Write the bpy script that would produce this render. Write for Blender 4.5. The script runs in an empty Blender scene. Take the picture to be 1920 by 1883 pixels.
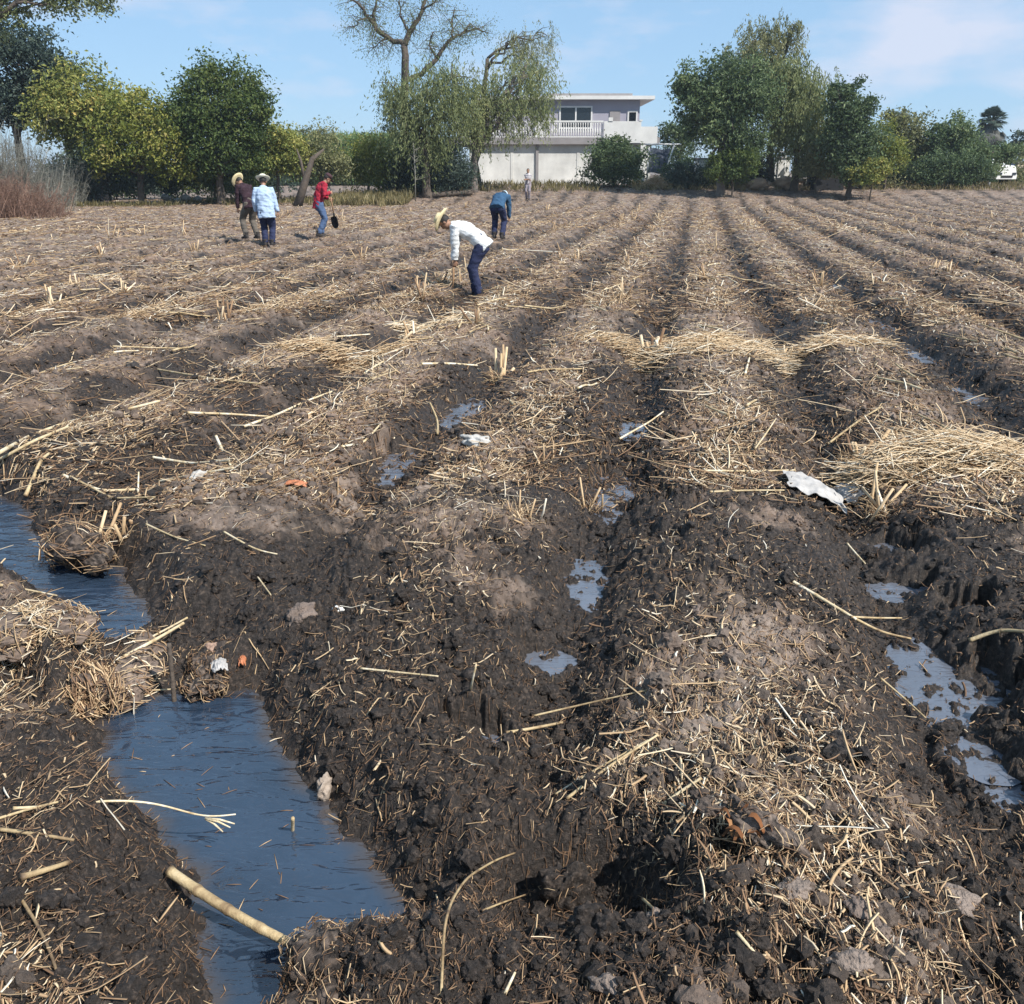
import bpy, math, random
import numpy as np
from mathutils import Vector, Matrix

random.seed(7)
RS = np.random.RandomState(11)
SC = bpy.context.scene
COL = SC.collection
R = math.radians

# ------------------------------------------------------------------ camera
H = 1.75
FPX = 1700.0
CX, CY = 960.0, 941.5
PITCH = math.atan((CY - 321.0) / FPX)
cp, sp = math.cos(PITCH), math.sin(PITCH)
cam_d = bpy.data.cameras.new("camera")
cam_d.sensor_fit = 'HORIZONTAL'
cam_d.sensor_width = 36.0
cam_d.lens = 36.0 * FPX / 1920.0
cam_d.clip_start = 0.05
cam_d.clip_end = 20000
cam = bpy.data.objects.new("camera", cam_d)
COL.objects.link(cam)
cam.location = (0, 0, H)
cam.rotation_euler = (math.pi / 2 - PITCH, 0, 0)
SC.camera = cam


def ray(px, py):
    a, b = (px - CX) / FPX, (CY - py) / FPX
    return a, cp + b * sp, -sp + b * cp


def pix(px, py, z=0.0):
    """ground point (x, y) seen at a photo pixel, for ground at height z"""
    dx, dy, dz = ray(px, py)
    t = (z - H) / dz
    return dx * t, dy * t


def far(px, py, Y):
    """point at distance Y: returns (X, z)"""
    dx, dy, dz = ray(px, py)
    t = Y / dy
    return dx * t, H + dz * t


def pxm(Y):
    return FPX / (Y * cp)


# ------------------------------------------------------------------ numpy noise
_P = RS.permutation(512)
_P = np.concatenate([_P, _P, _P])
_GA = RS.rand(512) * 2 * np.pi
_GX, _GY = np.cos(_GA), np.sin(_GA)
_RA = RS.rand(512)
_RB = RS.rand(512)


def _h(ix, iy):
    return _P[(_P[ix & 511] + iy) & 511]


def perlin(x, y):
    x = np.asarray(x, float); y = np.asarray(y, float)
    ix = np.floor(x).astype(np.int64); iy = np.floor(y).astype(np.int64)
    fx, fy = x - ix, y - iy
    u = fx * fx * fx * (fx * (fx * 6 - 15) + 10)
    v = fy * fy * fy * (fy * (fy * 6 - 15) + 10)
    def g(i, j, dx, dy):
        k = _h(ix + i, iy + j)
        return _GX[k] * dx + _GY[k] * dy
    a = g(0, 0, fx, fy); b = g(1, 0, fx - 1, fy)
    c = g(0, 1, fx, fy - 1); d = g(1, 1, fx - 1, fy - 1)
    return 1.5 * ((a * (1 - u) + b * u) * (1 - v) + (c * (1 - u) + d * u) * v)


def fbm(x, y, o=4, g=0.5):
    s, a = 0.0, 1.0
    for i in range(o):
        s = s + a * perlin(x + 17.3 * i, y - 9.1 * i)
        x = x * 2.03; y = y * 2.03; a *= g
    return s


def worley(x, y):
    x = np.asarray(x, float); y = np.asarray(y, float)
    ix = np.floor(x).astype(np.int64); iy = np.floor(y).astype(np.int64)
    best = np.full(x.shape, 9.0); val = np.zeros(x.shape)
    for i in (-1, 0, 1):
        for j in (-1, 0, 1):
            k = _h(ix + i, iy + j)
            d = (ix + i + _RA[k] - x) ** 2 + (iy + j + _RB[k] - y) ** 2
            m = d < best
            best = np.where(m, d, best); val = np.where(m, _RA[(k * 7 + 3) & 511], val)
    return np.sqrt(best), val


def sstep(a, b, x):
    t = np.clip((x - a) / (b - a), 0, 1)
    return t * t * (3 - 2 * t)


def poly_sd(P, x, y):
    """signed distance to polygon P (negative inside)"""
    P = np.array(P)
    d = np.full(x.shape, 1e9); ins = np.zeros(x.shape, bool)
    n = len(P)
    for i in range(n):
        ax, ay = P[i]; bx, by = P[(i + 1) % n]
        ex, ey = bx - ax, by - ay
        t = np.clip(((x - ax) * ex + (y - ay) * ey) / (ex * ex + ey * ey + 1e-12), 0, 1)
        d = np.minimum(d, (x - ax - ex * t) ** 2 + (y - ay - ey * t) ** 2)
        c = ((ay > y) != (by > y)) & (x < (bx - ax) * (y - ay) / (by - ay + 1e-12) + ax)
        ins ^= c
    d = np.sqrt(d)
    return np.where(ins, -d, d)


# ------------------------------------------------------------------ ground shape
ZW = -0.20            # water level of the ditch
ROW_A = math.atan(0.1934)
sA, cA = math.sin(ROW_A), math.cos(ROW_A)


def uv(x, y):
    return x * cA - y * sA, x * sA + y * cA


def ppoly(pts, z):
    return [pix(a, b, z) for a, b in pts]


POOL1 = ppoly([(-400, 905), (-120, 912), (0, 930), (55, 955), (70, 1000), (120, 1022), (165, 1030), (225, 1062), (262, 1110),
               (298, 1165), (262, 1192), (225, 1212), (150, 1208), (118, 1172), (100, 1128), (60, 1108), (0, 1085),
               (-120, 1062), (-400, 1040)], ZW)
POOL2 = ppoly([(205, 1300), (300, 1296), (400, 1300), (488, 1290), (512, 1350), (535, 1410), (570, 1465), (640, 1540),
               (690, 1600), (745, 1660), (800, 1712), (760, 1740), (660, 1762), (590, 1790), (548, 1830), (545, 1883),
               (540, 2100), (380, 2100), (392, 1883), (372, 1800), (356, 1720), (350, 1640), (318, 1585),
               (272, 1525), (215, 1470), (180, 1400), (186, 1340)], ZW)
SIDE_P = pix(460, 1900, ZW); SIDE_Q = pix(-100, 1010, ZW)

_u0 = uv(*pix(1100, 1090, -0.1))[0]
_u1 = uv(*pix(1690, 1100, -0.1))[0]
_um = uv(*pix(745, 870, -0.1))[0]
_u2 = uv(*pix(1760, 700, -0.1))[0]
SP = ((_u1 - _u0) + (_u0 - _um) + (_u2 - _u1)) / 3.0
U0 = (_u0 + _u1 - SP + _um + SP + _u2 - 2 * SP) / 4.0

PUD = []      # (x, y, rx, ry, level)
for (px, py, rx, ry) in [(740, 872, 42, 27), (772, 928, 34, 9), (878, 776, 50, 25), (1165, 935, 60, 42), (1100, 1098, 66, 38),
                         (1015, 1240, 52, 22), (905, 1395, 50, 32), (1800, 1290, 100, 78), (1845, 1425, 62, 34),
                         (1690, 1040, 48, 20), (1690, 1108, 58, 18), (1800, 1160, 50, 20), (1655, 612, 30, 11),
                         (1715, 668, 34, 12), (1820, 745, 44, 13), (1885, 1480, 46, 36), (1580, 540, 22, 7),
                         (1195, 810, 34, 14), (640, 945, 0, 0)]:
    if rx == 0:
        continue
    zl = -0.138 - .003 * (len(PUD) % 4)
    rx, ry = rx * 1.15, ry * 1.2
    x, y = pix(px, py, zl)
    xr, _ = pix(px + rx, py, zl)
    _, yt = pix(px, py - ry, zl); _, yb = pix(px, py + ry, zl)
    PUD.append((x, y, abs(xr - x), abs(yt - yb) / 2, zl))

DRYB = [(*pix(a, b), *(c,)) for a, b, c in [(790, 1070, .34), (1010, 1160, .25), (1350, 800, .5), (1330, 600, .9), (900, 640, .8),
        (640, 930, .45), (1330, 1180, .3), (1450, 1350, .4), (1400, 1500, .3), (60, 1180, .45), (150, 1050, .25), (880, 1010, .25), (40, 1400, .3),
        (1620, 1790, .22), (1560, 1700, .18), (640, 840, .7), (1830, 900, .5)]]
WET_SHADE = [(*pix(a, b), *(c,)) for a, b, c in [(560, 1060, .5), (700, 1200, .45), (1180, 1180, .3), (1240, 1000, .35), (1150, 760, .5),
        (1500, 1050, .35), (1760, 1000, .4), (1080, 1650, .3), (800, 1560, .3), (250, 1640, .26), (330, 1780, .25), (120, 860, .7),  # bottom hollow and left-bank entries paint shade as wet-soil colour
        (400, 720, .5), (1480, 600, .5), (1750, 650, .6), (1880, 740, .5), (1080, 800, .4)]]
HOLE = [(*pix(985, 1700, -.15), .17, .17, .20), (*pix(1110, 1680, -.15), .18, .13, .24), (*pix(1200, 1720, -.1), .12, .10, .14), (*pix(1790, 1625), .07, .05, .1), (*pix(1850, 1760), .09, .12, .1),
        (*pix(1370, 1620), .05, .05, .06), (*pix(560, 1190), .12, .04, .05), (*pix(1110, 710), .2, .35, .08), (*pix(255, 1640, -.1), .12, .22, .13), (*pix(300, 1780, -.1), .10, .2, .12)]  # bottom-centre and left-bank hollows added, shaped to give dark shade


DAMC = pix(310, 1245, ZW)


def sdcanal(x, y):
    sd = np.full(x.shape, 9.0)
    m = (np.hypot(x, y) < 14) & (y < 9)
    if m.any():
        xm, ym = x[m], y[m]
        s = np.minimum(poly_sd(POOL1, xm, ym), poly_sd(POOL2, xm, ym))
        s = s + 0.035 * fbm(xm * 5, ym * 5, 3) + 0.012 * perlin(xm * 26, ym * 26)
        sd[m] = s
    return sd


def side(x, y):
    ex, ey = SIDE_Q[0] - SIDE_P[0], SIDE_Q[1] - SIDE_P[1]
    n = math.hypot(ex, ey)
    return (ex * (y - SIDE_P[1]) - ey * (x - SIDE_P[0])) / n       # > 0 on the left bank


def height(x, y, fine=True):
    x = np.asarray(x, float); y = np.asarray(y, float)
    r = np.hypot(x, y)
    u, v = uv(x, y)
    uw = u + 0.07 * perlin(v * .35 + 3, u * .5) + 0.05 * perlin(v * 1.6, u * 1.1 + 7)
    t = (uw - U0) / SP
    k = np.round(t)
    d = np.abs(t - k) * SP
    sd = sdcanal(x, y)
    sl = side(x, y)
    near = y < 9
    left = np.where(near, sstep(-.15, .25, sl), 0.0)
    fm = np.where(near, sstep(.15, .8, sd) * (1 - left), 1.0) * (1 - sstep(50, 57, y)) * (1 - .2 * sstep(6, 20, r))
    amp = (0.20 + 0.04 * perlin(k * 7.31 + .5, v * .45)) * (.82 + .18 * sstep(4, 8, r))
    w = .20 + .05 * perlin(k * 3.7, v * .8 + 9)
    z = fm * (-amp * np.exp(-(d / w) ** 2) + 0.05 * np.exp(-((d - SP / 2) / .30) ** 2))
    z += 0.018 * fbm(x * .9, y * .9, 3) * (1 - sstep(60, 80, y))
    z += 0.07 * left
    # far end of the field rises a little, more so on the right
    z += sstep(50, 63, y) * (0.12 + 0.78 * sstep(-16, -5, x)) * (1 - .0 * y)
    # hollows
    for hx, hy, ra, rb, dep in HOLE:
        q = ((x - hx) / ra) ** 2 + ((y - hy) / rb) ** 2
        z -= dep * np.exp(-q ** 1.6)
    # clods
    cm = .55 + .45 * np.clip(fbm(x * .9 + 40, y * .9, 2) * 1.5, -1, 1)
    cm = np.where(r > 64, .0, cm)
    wx, wy = .45 * fbm(x * 8, y * 8, 2), .45 * fbm(x * 8 + 31, y * 8 + 5, 2)
    f1, v1 = worley(x * 6 + wx, y * 6 + wy)
    z += cm * 0.066 * (1 - .45 * sstep(4.5, 9, r)) * np.clip(1.0 - 1.35 * f1, 0, 1) * (0.3 + v1)
    f2, v2 = worley(x * 16 + 5 + 1.3 * wx, y * 16 + 1.3 * wy)
    z += (.4 + .6 * cm) * 0.030 * np.clip(1.0 - 1.3 * f2, -.3, 1) * (0.3 + 1.2 * v2)
    if fine:
        z += 0.020 * fbm(x * 22, y * 22, 4, .65) * (.5 + .5 * cm)
        z += (r > 7) * .03 * fbm(x * 4, y * 4, 3)
        z -= .016 * np.clip(.35 - np.abs(perlin(x * 10 + wx, y * 10)), 0, .35) / .35 * cm
    # puddles
    for hx, hy, ra, rb, lv in PUD:
        m = (np.abs(x - hx) < ra * 2.2) & (np.abs(y - hy) < rb * 2.2)
        if m.any():
            xm, ym = x[m], y[m]
            q = np.sqrt(((xm - hx) / ra) ** 2 + ((ym - hy) / rb) ** 2) + .55 * fbm(xm * 6, ym * 5, 4, .6) + .12 * perlin(xm * 30, ym * 30)
            zm = z[m]
            lo = (lv - .009 + .032 * fbm(xm * 10, ym * 10, 5, .65))
            zz = np.where(q < 1, lo + (zm - lo) * sstep(.40, 1.05, q), np.where(q < 1.9, np.maximum(zm, lv + .012 * (1 - sstep(1.35, 1.9, q)) - .06 * sstep(1.35, 1.9, q)), zm))
            z[m] = zz
    # ditch
    m = sd < 1.2
    if m.any():
        s = sd[m]; lf = left[m]
        slope = 1.15 + .9 * lf
        bank = ZW + np.where(s > 0, slope * s, 0.9 * s) + 0.02 * fbm(x[m] * 9, y[m] * 9, 2)
        bank = np.where(s < 0, np.maximum(bank, ZW - .28), bank)
        bank = np.where(s < -.03, np.minimum(bank, ZW - .03), bank)
        z[m] = np.minimum(z[m], bank + .5 * (z[m]) * (s > 0) * np.clip(s * 2, 0, 1))
        wl = sstep(.15, .6, lf) * (1 - sstep(.45, 1.1, poly_sd(POOL1, x[m], y[m]))) * (s > 0); z[m] = z[m] * (1 - wl) + wl * np.minimum(z[m], ZW + .025 + .22 * s + .05 * fbm(x[m] * 10, y[m] * 10, 4))
        dcx, dcy = DAMC; wd = np.exp(-(((x[m] - dcx) / .34) ** 2 + ((y[m] - dcy) / .22) ** 2) ** 2) * (s > 0)
        z[m] = z[m] * (1 - wd) + wd * np.minimum(z[m], ZW + .022 + .10 * np.abs(s) + .03 * fbm(x[m] * 11, y[m] * 11, 4))
        dm = (s > 0)
        z[m] = np.where(dm, np.maximum(z[m], ZW + .004), z[m])
    return z


def moisture_shade(x, y):  # soil wetness, with painted shade mixed into the same value
    x = np.asarray(x, float); y = np.asarray(y, float)
    r = np.hypot(x, y)
    u, v = uv(x, y)
    uw = u + 0.07 * perlin(v * .35 + 3, u * .5) + 0.05 * perlin(v * 1.6, u * 1.1 + 7)
    t = (uw - U0) / SP
    d = np.abs(t - np.round(t)) * SP
    sd = sdcanal(x, y)
    right = sstep(.5, 6, x)
    m = .54 - .28 * sstep(3.2, 8.5, r) - .20 * sstep(7, 26, r)
    m += ((.68 + .12 * sstep(5, 9, r)) * np.exp(-(d / (.27 + .07 * sstep(5, 9, r))) ** 2)) * (1 - .45 * sstep(14, 48, r))
    m += .5 * (1 - sstep(0.0, .55, sd)) * (sd < 2)
    for hx, hy, rr in DRYB:
        m -= (.20 if hy < 4.6 else .4) * np.exp(-((x - hx) ** 2 + (y - hy) ** 2) / (rr * rr))
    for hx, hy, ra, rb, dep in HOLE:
        m += .9 * np.exp(-((x - hx) / (1.35 * ra)) ** 2 - ((y - hy) / (1.35 * rb)) ** 2)  # hollows darkened: shade painted in through the wet-soil colour
    for hx, hy, rr in WET_SHADE:
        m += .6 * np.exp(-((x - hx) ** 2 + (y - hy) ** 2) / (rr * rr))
    for hx, hy, ra, rb, lv in PUD:
        m += .55 * np.exp(-((x - hx) / (1.7 * ra)) ** 2 - ((y - hy) / (1.7 * rb)) ** 2)
    m += (.62 - .26 * sstep(5, 10, r)) * fbm(x * 1.5 + 11, y * 1.5, 6, .72) + .20 * perlin(x * 14, y * 14)
    return np.clip(m, 0, 1)


# ------------------------------------------------------------------ mesh helpers
def link_mesh(name, V, quads=None, tris=None, mat=None, parent=None, smooth=True, attrs=None):
    me = bpy.data.meshes.new(name)
    V = np.asarray(V, np.float32)
    nq = 0 if quads is None else len(quads)
    nt = 0 if tris is None else len(tris)
    me.vertices.add(len(V)); me.vertices.foreach_set('co', V.ravel())
    loops = []
    if nq: loops.append(np.asarray(quads, np.int32).ravel())
    if nt: loops.append(np.asarray(tris, np.int32).ravel())
    loops = np.concatenate(loops)
    me.loops.add(len(loops)); me.loops.foreach_set('vertex_index', loops)
    me.polygons.add(nq + nt)
    st = np.concatenate([np.arange(nq) * 4, nq * 4 + np.arange(nt) * 3]).astype(np.int32)
    me.polygons.foreach_set('loop_start', st)
    me.polygons.foreach_set('use_smooth', np.full(nq + nt, bool(smooth)))
    for an, av in (attrs or {}).items():
        a = me.attributes.new(an, 'FLOAT', 'POINT')
        a.data.foreach_set('value', np.asarray(av, np.float32))
    me.update(calc_edges=True); me.validate()
    if mat: me.materials.append(mat)
    o = bpy.data.objects.new(name, me)
    COL.objects.link(o)
    if parent: o.parent = parent
    return o


class MB:
    """collects geometry (with a per-vertex 'tint') for one mesh"""
    def __init__(s): s.V = []; s.Q = []; s.T = []; s.A = []; s.n = 0
    def add(s, V, Q=None, T=None, tint=.5):
        V = np.asarray(V, float).reshape(-1, 3)
        if Q is not None and len(Q): s.Q.append(np.asarray(Q) + s.n)
        if T is not None and len(T): s.T.append(np.asarray(T) + s.n)
        s.V.append(V); s.A.append(np.broadcast_to(np.asarray(tint, float), (len(V),)))
        s.n += len(V)
    def box(s, x0, x1, y0, y1, z0, z1, tint=.5):
        V = [(x, y, z) for z in (z0, z1) for y in (y0, y1) for x in (x0, x1)]
        s.add(V, [(0, 2, 3, 1), (4, 5, 7, 6), (0, 1, 5, 4), (2, 6, 7, 3), (0, 4, 6, 2), (1, 3, 7, 5)], tint=tint)
    def tube(s, P, rad, n=6, tint=.5, cap=True, flat=1.0, up=None):
        P = np.asarray(P, float); m = len(P)
        rad = np.broadcast_to(np.asarray(rad, float), (m,))
        tg = np.gradient(P, axis=0); tg /= np.linalg.norm(tg, axis=1)[:, None] + 1e-9
        ref = np.array(up if up is not None else ((0, 0, 1) if abs(tg[0][2]) < .9 else (0, 1, 0)), float)
        a = np.linspace(0, 2 * np.pi, n, endpoint=False)
        V = []
        for i in range(m):
            x = np.cross(tg[i], ref); x /= np.linalg.norm(x) + 1e-9
            y = np.cross(x, tg[i]); ref = y
            V.append(P[i] + rad[i] * (np.cos(a)[:, None] * x + flat * np.sin(a)[:, None] * y))
        V = np.concatenate(V)
        Q = [(i * n + j, i * n + (j + 1) % n, (i + 1) * n + (j + 1) % n, (i + 1) * n + j) for i in range(m - 1) for j in range(n)]
        T = []
        if cap:
            c0, c1 = len(V), len(V) + 1
            V = np.vstack([V, P[0], P[-1]])
            T = [(c0, (j + 1) % n, j) for j in range(n)] + [(c1, (m - 1) * n + j, (m - 1) * n + (j + 1) % n) for j in range(n)]
            if np.ndim(tint): tint = np.concatenate([np.repeat(tint, n), [tint[0], tint[-1]]])
        elif np.ndim(tint): tint = np.repeat(tint, n)
        s.add(V, Q, T, tint)
    def build(s, name, mat, parent=None, smooth=True, origin=None):
        V = np.concatenate(s.V)
        if origin is not None: V = V - np.array(origin)
        o = link_mesh(name, V, np.concatenate(s.Q) if s.Q else None, np.concatenate(s.T) if s.T else None, mat, parent, smooth,
                      {'tint': np.concatenate(s.A)})
        if origin is not None: o.location = origin
        return o


def tag(o, label, cat=None, group=None, kind=None):
    o['label'] = label
    if cat: o['category'] = cat
    if group: o['group'] = group
    if kind: o['kind'] = kind
    return o


def thing(name, loc, label, cat, group=None, rz=0.0):
    o = bpy.data.objects.new(name, None); COL.objects.link(o)
    o.location = loc; o.rotation_euler = (0, 0, rz); o.empty_display_size = .1
    return tag(o, label, cat, group)


# ------------------------------------------------------------------ materials
def new_mat(name):
    m = bpy.data.materials.new(name); m.use_nodes = True
    nt = m.node_tree; nt.nodes.clear()
    out = nt.nodes.new('ShaderNodeOutputMaterial')
    return m, nt, out


def N(nt, t, **kw):
    n = nt.nodes.new(t)
    for k, v in kw.items():
        if k == 'inp':
            for a, b in v.items(): n.inputs[a].default_value = b
        else: setattr(n, k, v)
    return n


def ramp(nt, stops):
    n = nt.nodes.new('ShaderNodeValToRGB')
    e = n.color_ramp.elements
    while len(e) < len(stops): e.new(.5)
    for el, (p, c) in zip(e, stops):
        el.position = p; el.color = (*c, 1) if len(c) == 3 else c
    return n


def mat_simple(name, col, rough=.8, noise=.15, scale=8.0, bump=.2, bscale=40.0, metal=0.0, spec=.4):
    m, nt, out = new_mat(name)
    b = N(nt, 'ShaderNodeBsdfPrincipled', inp={'Roughness': rough, 'Metallic': metal, 'Specular IOR Level': spec})
    tc = N(nt, 'ShaderNodeTexCoord')
    nz = N(nt, 'ShaderNodeTexNoise', inp={'Scale': scale, 'Detail': 5.0, 'Roughness': .6})
    nt.links.new(tc.outputs['Object'], nz.inputs['Vector'])
    c = np.array(col)
    rp = ramp(nt, [(.25, tuple(c * (1 - noise))), (.5, tuple(c)), (.75, tuple(np.minimum(c * (1 + noise), 1)))])
    nt.links.new(nz.outputs['Fac'], rp.inputs['Fac']); nt.links.new(rp.outputs['Color'], b.inputs['Base Color'])
    if bump:
        n2 = N(nt, 'ShaderNodeTexNoise', inp={'Scale': bscale, 'Detail': 4.0})
        nt.links.new(tc.outputs['Object'], n2.inputs['Vector'])
        bp = N(nt, 'ShaderNodeBump', inp={'Strength': bump, 'Distance': .02})
        nt.links.new(n2.outputs['Fac'], bp.inputs['Height']); nt.links.new(bp.outputs['Normal'], b.inputs['Normal'])
    nt.links.new(b.outputs['BSDF'], out.inputs['Surface'])
    return m


def mat_tint(name, stops, rough=.75, trans=0.0, nscale=30.0, namp=.25, spec=.3):
    """colour from the per-piece 'tint' attribute through a ramp, with noise; optional leaf translucency"""
    m, nt, out = new_mat(name)
    at = N(nt, 'ShaderNodeAttribute', attribute_name='tint')
    tc = N(nt, 'ShaderNodeTexCoord')
    nz = N(nt, 'ShaderNodeTexNoise', inp={'Scale': nscale, 'Detail': 3.0})
    nt.links.new(tc.outputs['Object'], nz.inputs['Vector'])
    ma = N(nt, 'ShaderNodeMath', operation='MULTIPLY_ADD', inp={1: namp, 2: -namp / 2})
    nt.links.new(nz.outputs['Fac'], ma.inputs[0])
    ad = N(nt, 'ShaderNodeMath', operation='ADD', use_clamp=True)
    nt.links.new(at.outputs['Fac'], ad.inputs[0]); nt.links.new(ma.outputs[0], ad.inputs[1])
    rp = ramp(nt, stops)
    nt.links.new(ad.outputs[0], rp.inputs['Fac'])
    b = N(nt, 'ShaderNodeBsdfPrincipled', inp={'Roughness': rough, 'Specular IOR Level': spec})
    nt.links.new(rp.outputs['Color'], b.inputs['Base Color'])
    if trans > 0:
        t = N(nt, 'ShaderNodeBsdfTranslucent')
        nt.links.new(rp.outputs['Color'], t.inputs['Color'])
        mx = N(nt, 'ShaderNodeMixShader', inp={0: trans})
        nt.links.new(b.outputs['BSDF'], mx.inputs[1]); nt.links.new(t.outputs['BSDF'], mx.inputs[2])
        nt.links.new(mx.outputs[0], out.inputs['Surface'])
    else:
        nt.links.new(b.outputs['BSDF'], out.inputs['Surface'])
    return m


def mat_soil(name):
    m, nt, out = new_mat(name)
    L = nt.links.new
    at = N(nt, 'ShaderNodeAttribute', attribute_name='moist_shade')
    geo = N(nt, 'ShaderNodeNewGeometry')
    n1 = N(nt, 'ShaderNodeTexNoise', inp={'Scale': 5.0, 'Detail': 8.0, 'Roughness': .7})
    n2 = N(nt, 'ShaderNodeTexNoise', inp={'Scale': 60.0, 'Detail': 6.0, 'Roughness': .7})
    n3 = N(nt, 'ShaderNodeTexNoise', inp={'Scale': .9, 'Detail': 4.0})
    for n in (n1, n2, n3): L(geo.outputs['Position'], n.inputs['Vector'])
    dry = ramp(nt, [(.3, (.105, .078, .062)), (.5, (.192, .147, .119)), (.72, (.33, .266, .220))])
    L(n1.outputs['Fac'], dry.inputs['Fac'])
    red = N(nt, 'ShaderNodeMixRGB', blend_type='MULTIPLY', inp={2: (1.07, .96, .89, 1)})
    rr = ramp(nt, [(.45, (0, 0, 0)), (.65, (.8, .8, .8))]); L(n3.outputs['Fac'], rr.inputs['Fac'])
    L(rr.outputs['Color'], red.inputs[0]); L(dry.outputs['Color'], red.inputs[1])
    wet = ramp(nt, [(.3, (.007, .0054, .0045)), (.52, (.027, .0205, .0168)), (.78, (.135, .100, .078))])
    L(n2.outputs['Fac'], wet.inputs['Fac'])
    # crumbs: local variation of how wet each crumb is
    ma = N(nt, 'ShaderNodeMath', operation='MULTIPLY_ADD', inp={1: .95, 2: -.49}); L(n2.outputs['Fac'], ma.inputs[0])
    ad = N(nt, 'ShaderNodeMath', operation='ADD'); L(at.outputs['Fac'], ad.inputs[0]); L(ma.outputs[0], ad.inputs[1])
    mr = N(nt, 'ShaderNodeMapRange', inp={'From Min': .12, 'From Max': .72}); L(ad.outputs[0], mr.inputs['Value'])
    mx = N(nt, 'ShaderNodeMixRGB'); L(mr.outputs[0], mx.inputs[0]); L(red.outputs['Color'], mx.inputs[1]); L(wet.outputs['Color'], mx.inputs[2])
    b = N(nt, 'ShaderNodeBsdfPrincipled')
    L(mx.outputs['Color'], b.inputs['Base Color'])
    ro = N(nt, 'ShaderNodeMapRange', inp={'From Min': .3, 'From Max': 1.0, 'To Min': .95, 'To Max': .52}); L(ad.outputs[0], ro.inputs['Value'])
    L(ro.outputs[0], b.inputs['Roughness'])
    b.inputs['Specular IOR Level'].default_value = .35
    n4 = N(nt, 'ShaderNodeTexNoise', inp={'Scale': 130.0, 'Detail': 5.0, 'Roughness': .7}); L(geo.outputs['Position'], n4.inputs['Vector'])
    bp = N(nt, 'ShaderNodeBump', inp={'Strength': .8, 'Distance': .012}); L(n4.outputs['Fac'], bp.inputs['Height'])
    L(bp.outputs['Normal'], b.inputs['Normal'])
    L(b.outputs['BSDF'], out.inputs['Surface'])
    return m


def mat_water(name, col, wscale, wstr, rough=.04, ior=1.5):
    m, nt, out = new_mat(name)
    L = nt.links.new
    geo = N(nt, 'ShaderNodeNewGeometry')
    mp = N(nt, 'ShaderNodeMapping'); mp.inputs['Scale'].default_value = (.55, 1.5, 1); mp.inputs['Rotation'].default_value = (0, 0, .15)
    L(geo.outputs['Position'], mp.inputs['Vector'])
    n1 = N(nt, 'ShaderNodeTexNoise', inp={'Scale': wscale, 'Detail': 3.0, 'Roughness': .55, 'Distortion': .6}); L(mp.outputs[0], n1.inputs['Vector'])
    bp = N(nt, 'ShaderNodeBump', inp={'Strength': wstr, 'Distance': .02}); L(n1.outputs['Fac'], bp.inputs['Height'])
    n2 = N(nt, 'ShaderNodeTexNoise', inp={'Scale': 3.0, 'Detail': 4.0}); L(geo.outputs['Position'], n2.inputs['Vector'])
    c = np.array(col)
    rp = ramp(nt, [(.3, tuple(c * .8)), (.7, tuple(c * 1.2))]); L(n2.outputs['Fac'], rp.inputs['Fac'])
    b = N(nt, 'ShaderNodeBsdfPrincipled', inp={'Roughness': rough, 'IOR': ior})
    at = N(nt, 'ShaderNodeAttribute', attribute_name='shoal')
    sm = N(nt, 'ShaderNodeMixRGB', inp={2: (.060, .045, .034, 1)}); L(at.outputs['Fac'], sm.inputs[0]); L(rp.outputs['Color'], sm.inputs[1])
    L(sm.outputs['Color'], b.inputs['Base Color']); L(bp.outputs['Normal'], b.inputs['Normal'])
    L(b.outputs['BSDF'], out.inputs['Surface'])
    return m


M = {}
M['soil'] = mat_soil('soil')
M['water'] = mat_water('ditch_water', (.022, .037, .062), 9.0, 1.15, .05, 1.8)
M['puddle'] = mat_water('puddle_water', (.105, .115, .14), 22.0, .35, .05, 1.9)
M['straw'] = mat_tint('straw', [(0, (.10, .058, .034)), (.3, (.26, .155, .088)), (.6, (.55, .39, .225)), (.85, (.73, .58, .39)), (1, (.80, .73, .60))], .7, .08)
M['cane'] = mat_tint('cane', [(0, (.09, .06, .04)), (.3, (.24, .165, .09)), (.6, (.43, .325, .18)), (.85, (.56, .46, .30)), (1, (.68, .62, .50))], .6, 0, 55, .55)
M['cane'].node_tree.nodes['Noise Texture'].inputs['Detail'].default_value = 6
_nt = M['cane'].node_tree; _b = _nt.nodes['Principled BSDF']
_n = N(_nt, 'ShaderNodeTexNoise', inp={'Scale': 140.0, 'Detail': 5.0}); _p = N(_nt, 'ShaderNodeBump', inp={'Strength': .7, 'Distance': .004})
_nt.links.new(_nt.nodes['Texture Coordinate'].outputs['Object'], _n.inputs['Vector']); _nt.links.new(_n.outputs['Fac'], _p.inputs['Height']); _nt.links.new(_p.outputs['Normal'], _b.inputs['Normal'])
M['rock'] = mat_simple('rock', (.34, .28, .24), .9, .3, 12, .6, 60)
M['bark'] = mat_simple('bark', (.09, .07, .055), .9, .4, 6, .8, 25)
M['bark_grey'] = mat_simple('bark_grey', (.16, .135, .12), .9, .35, 6, .8, 25)

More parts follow.
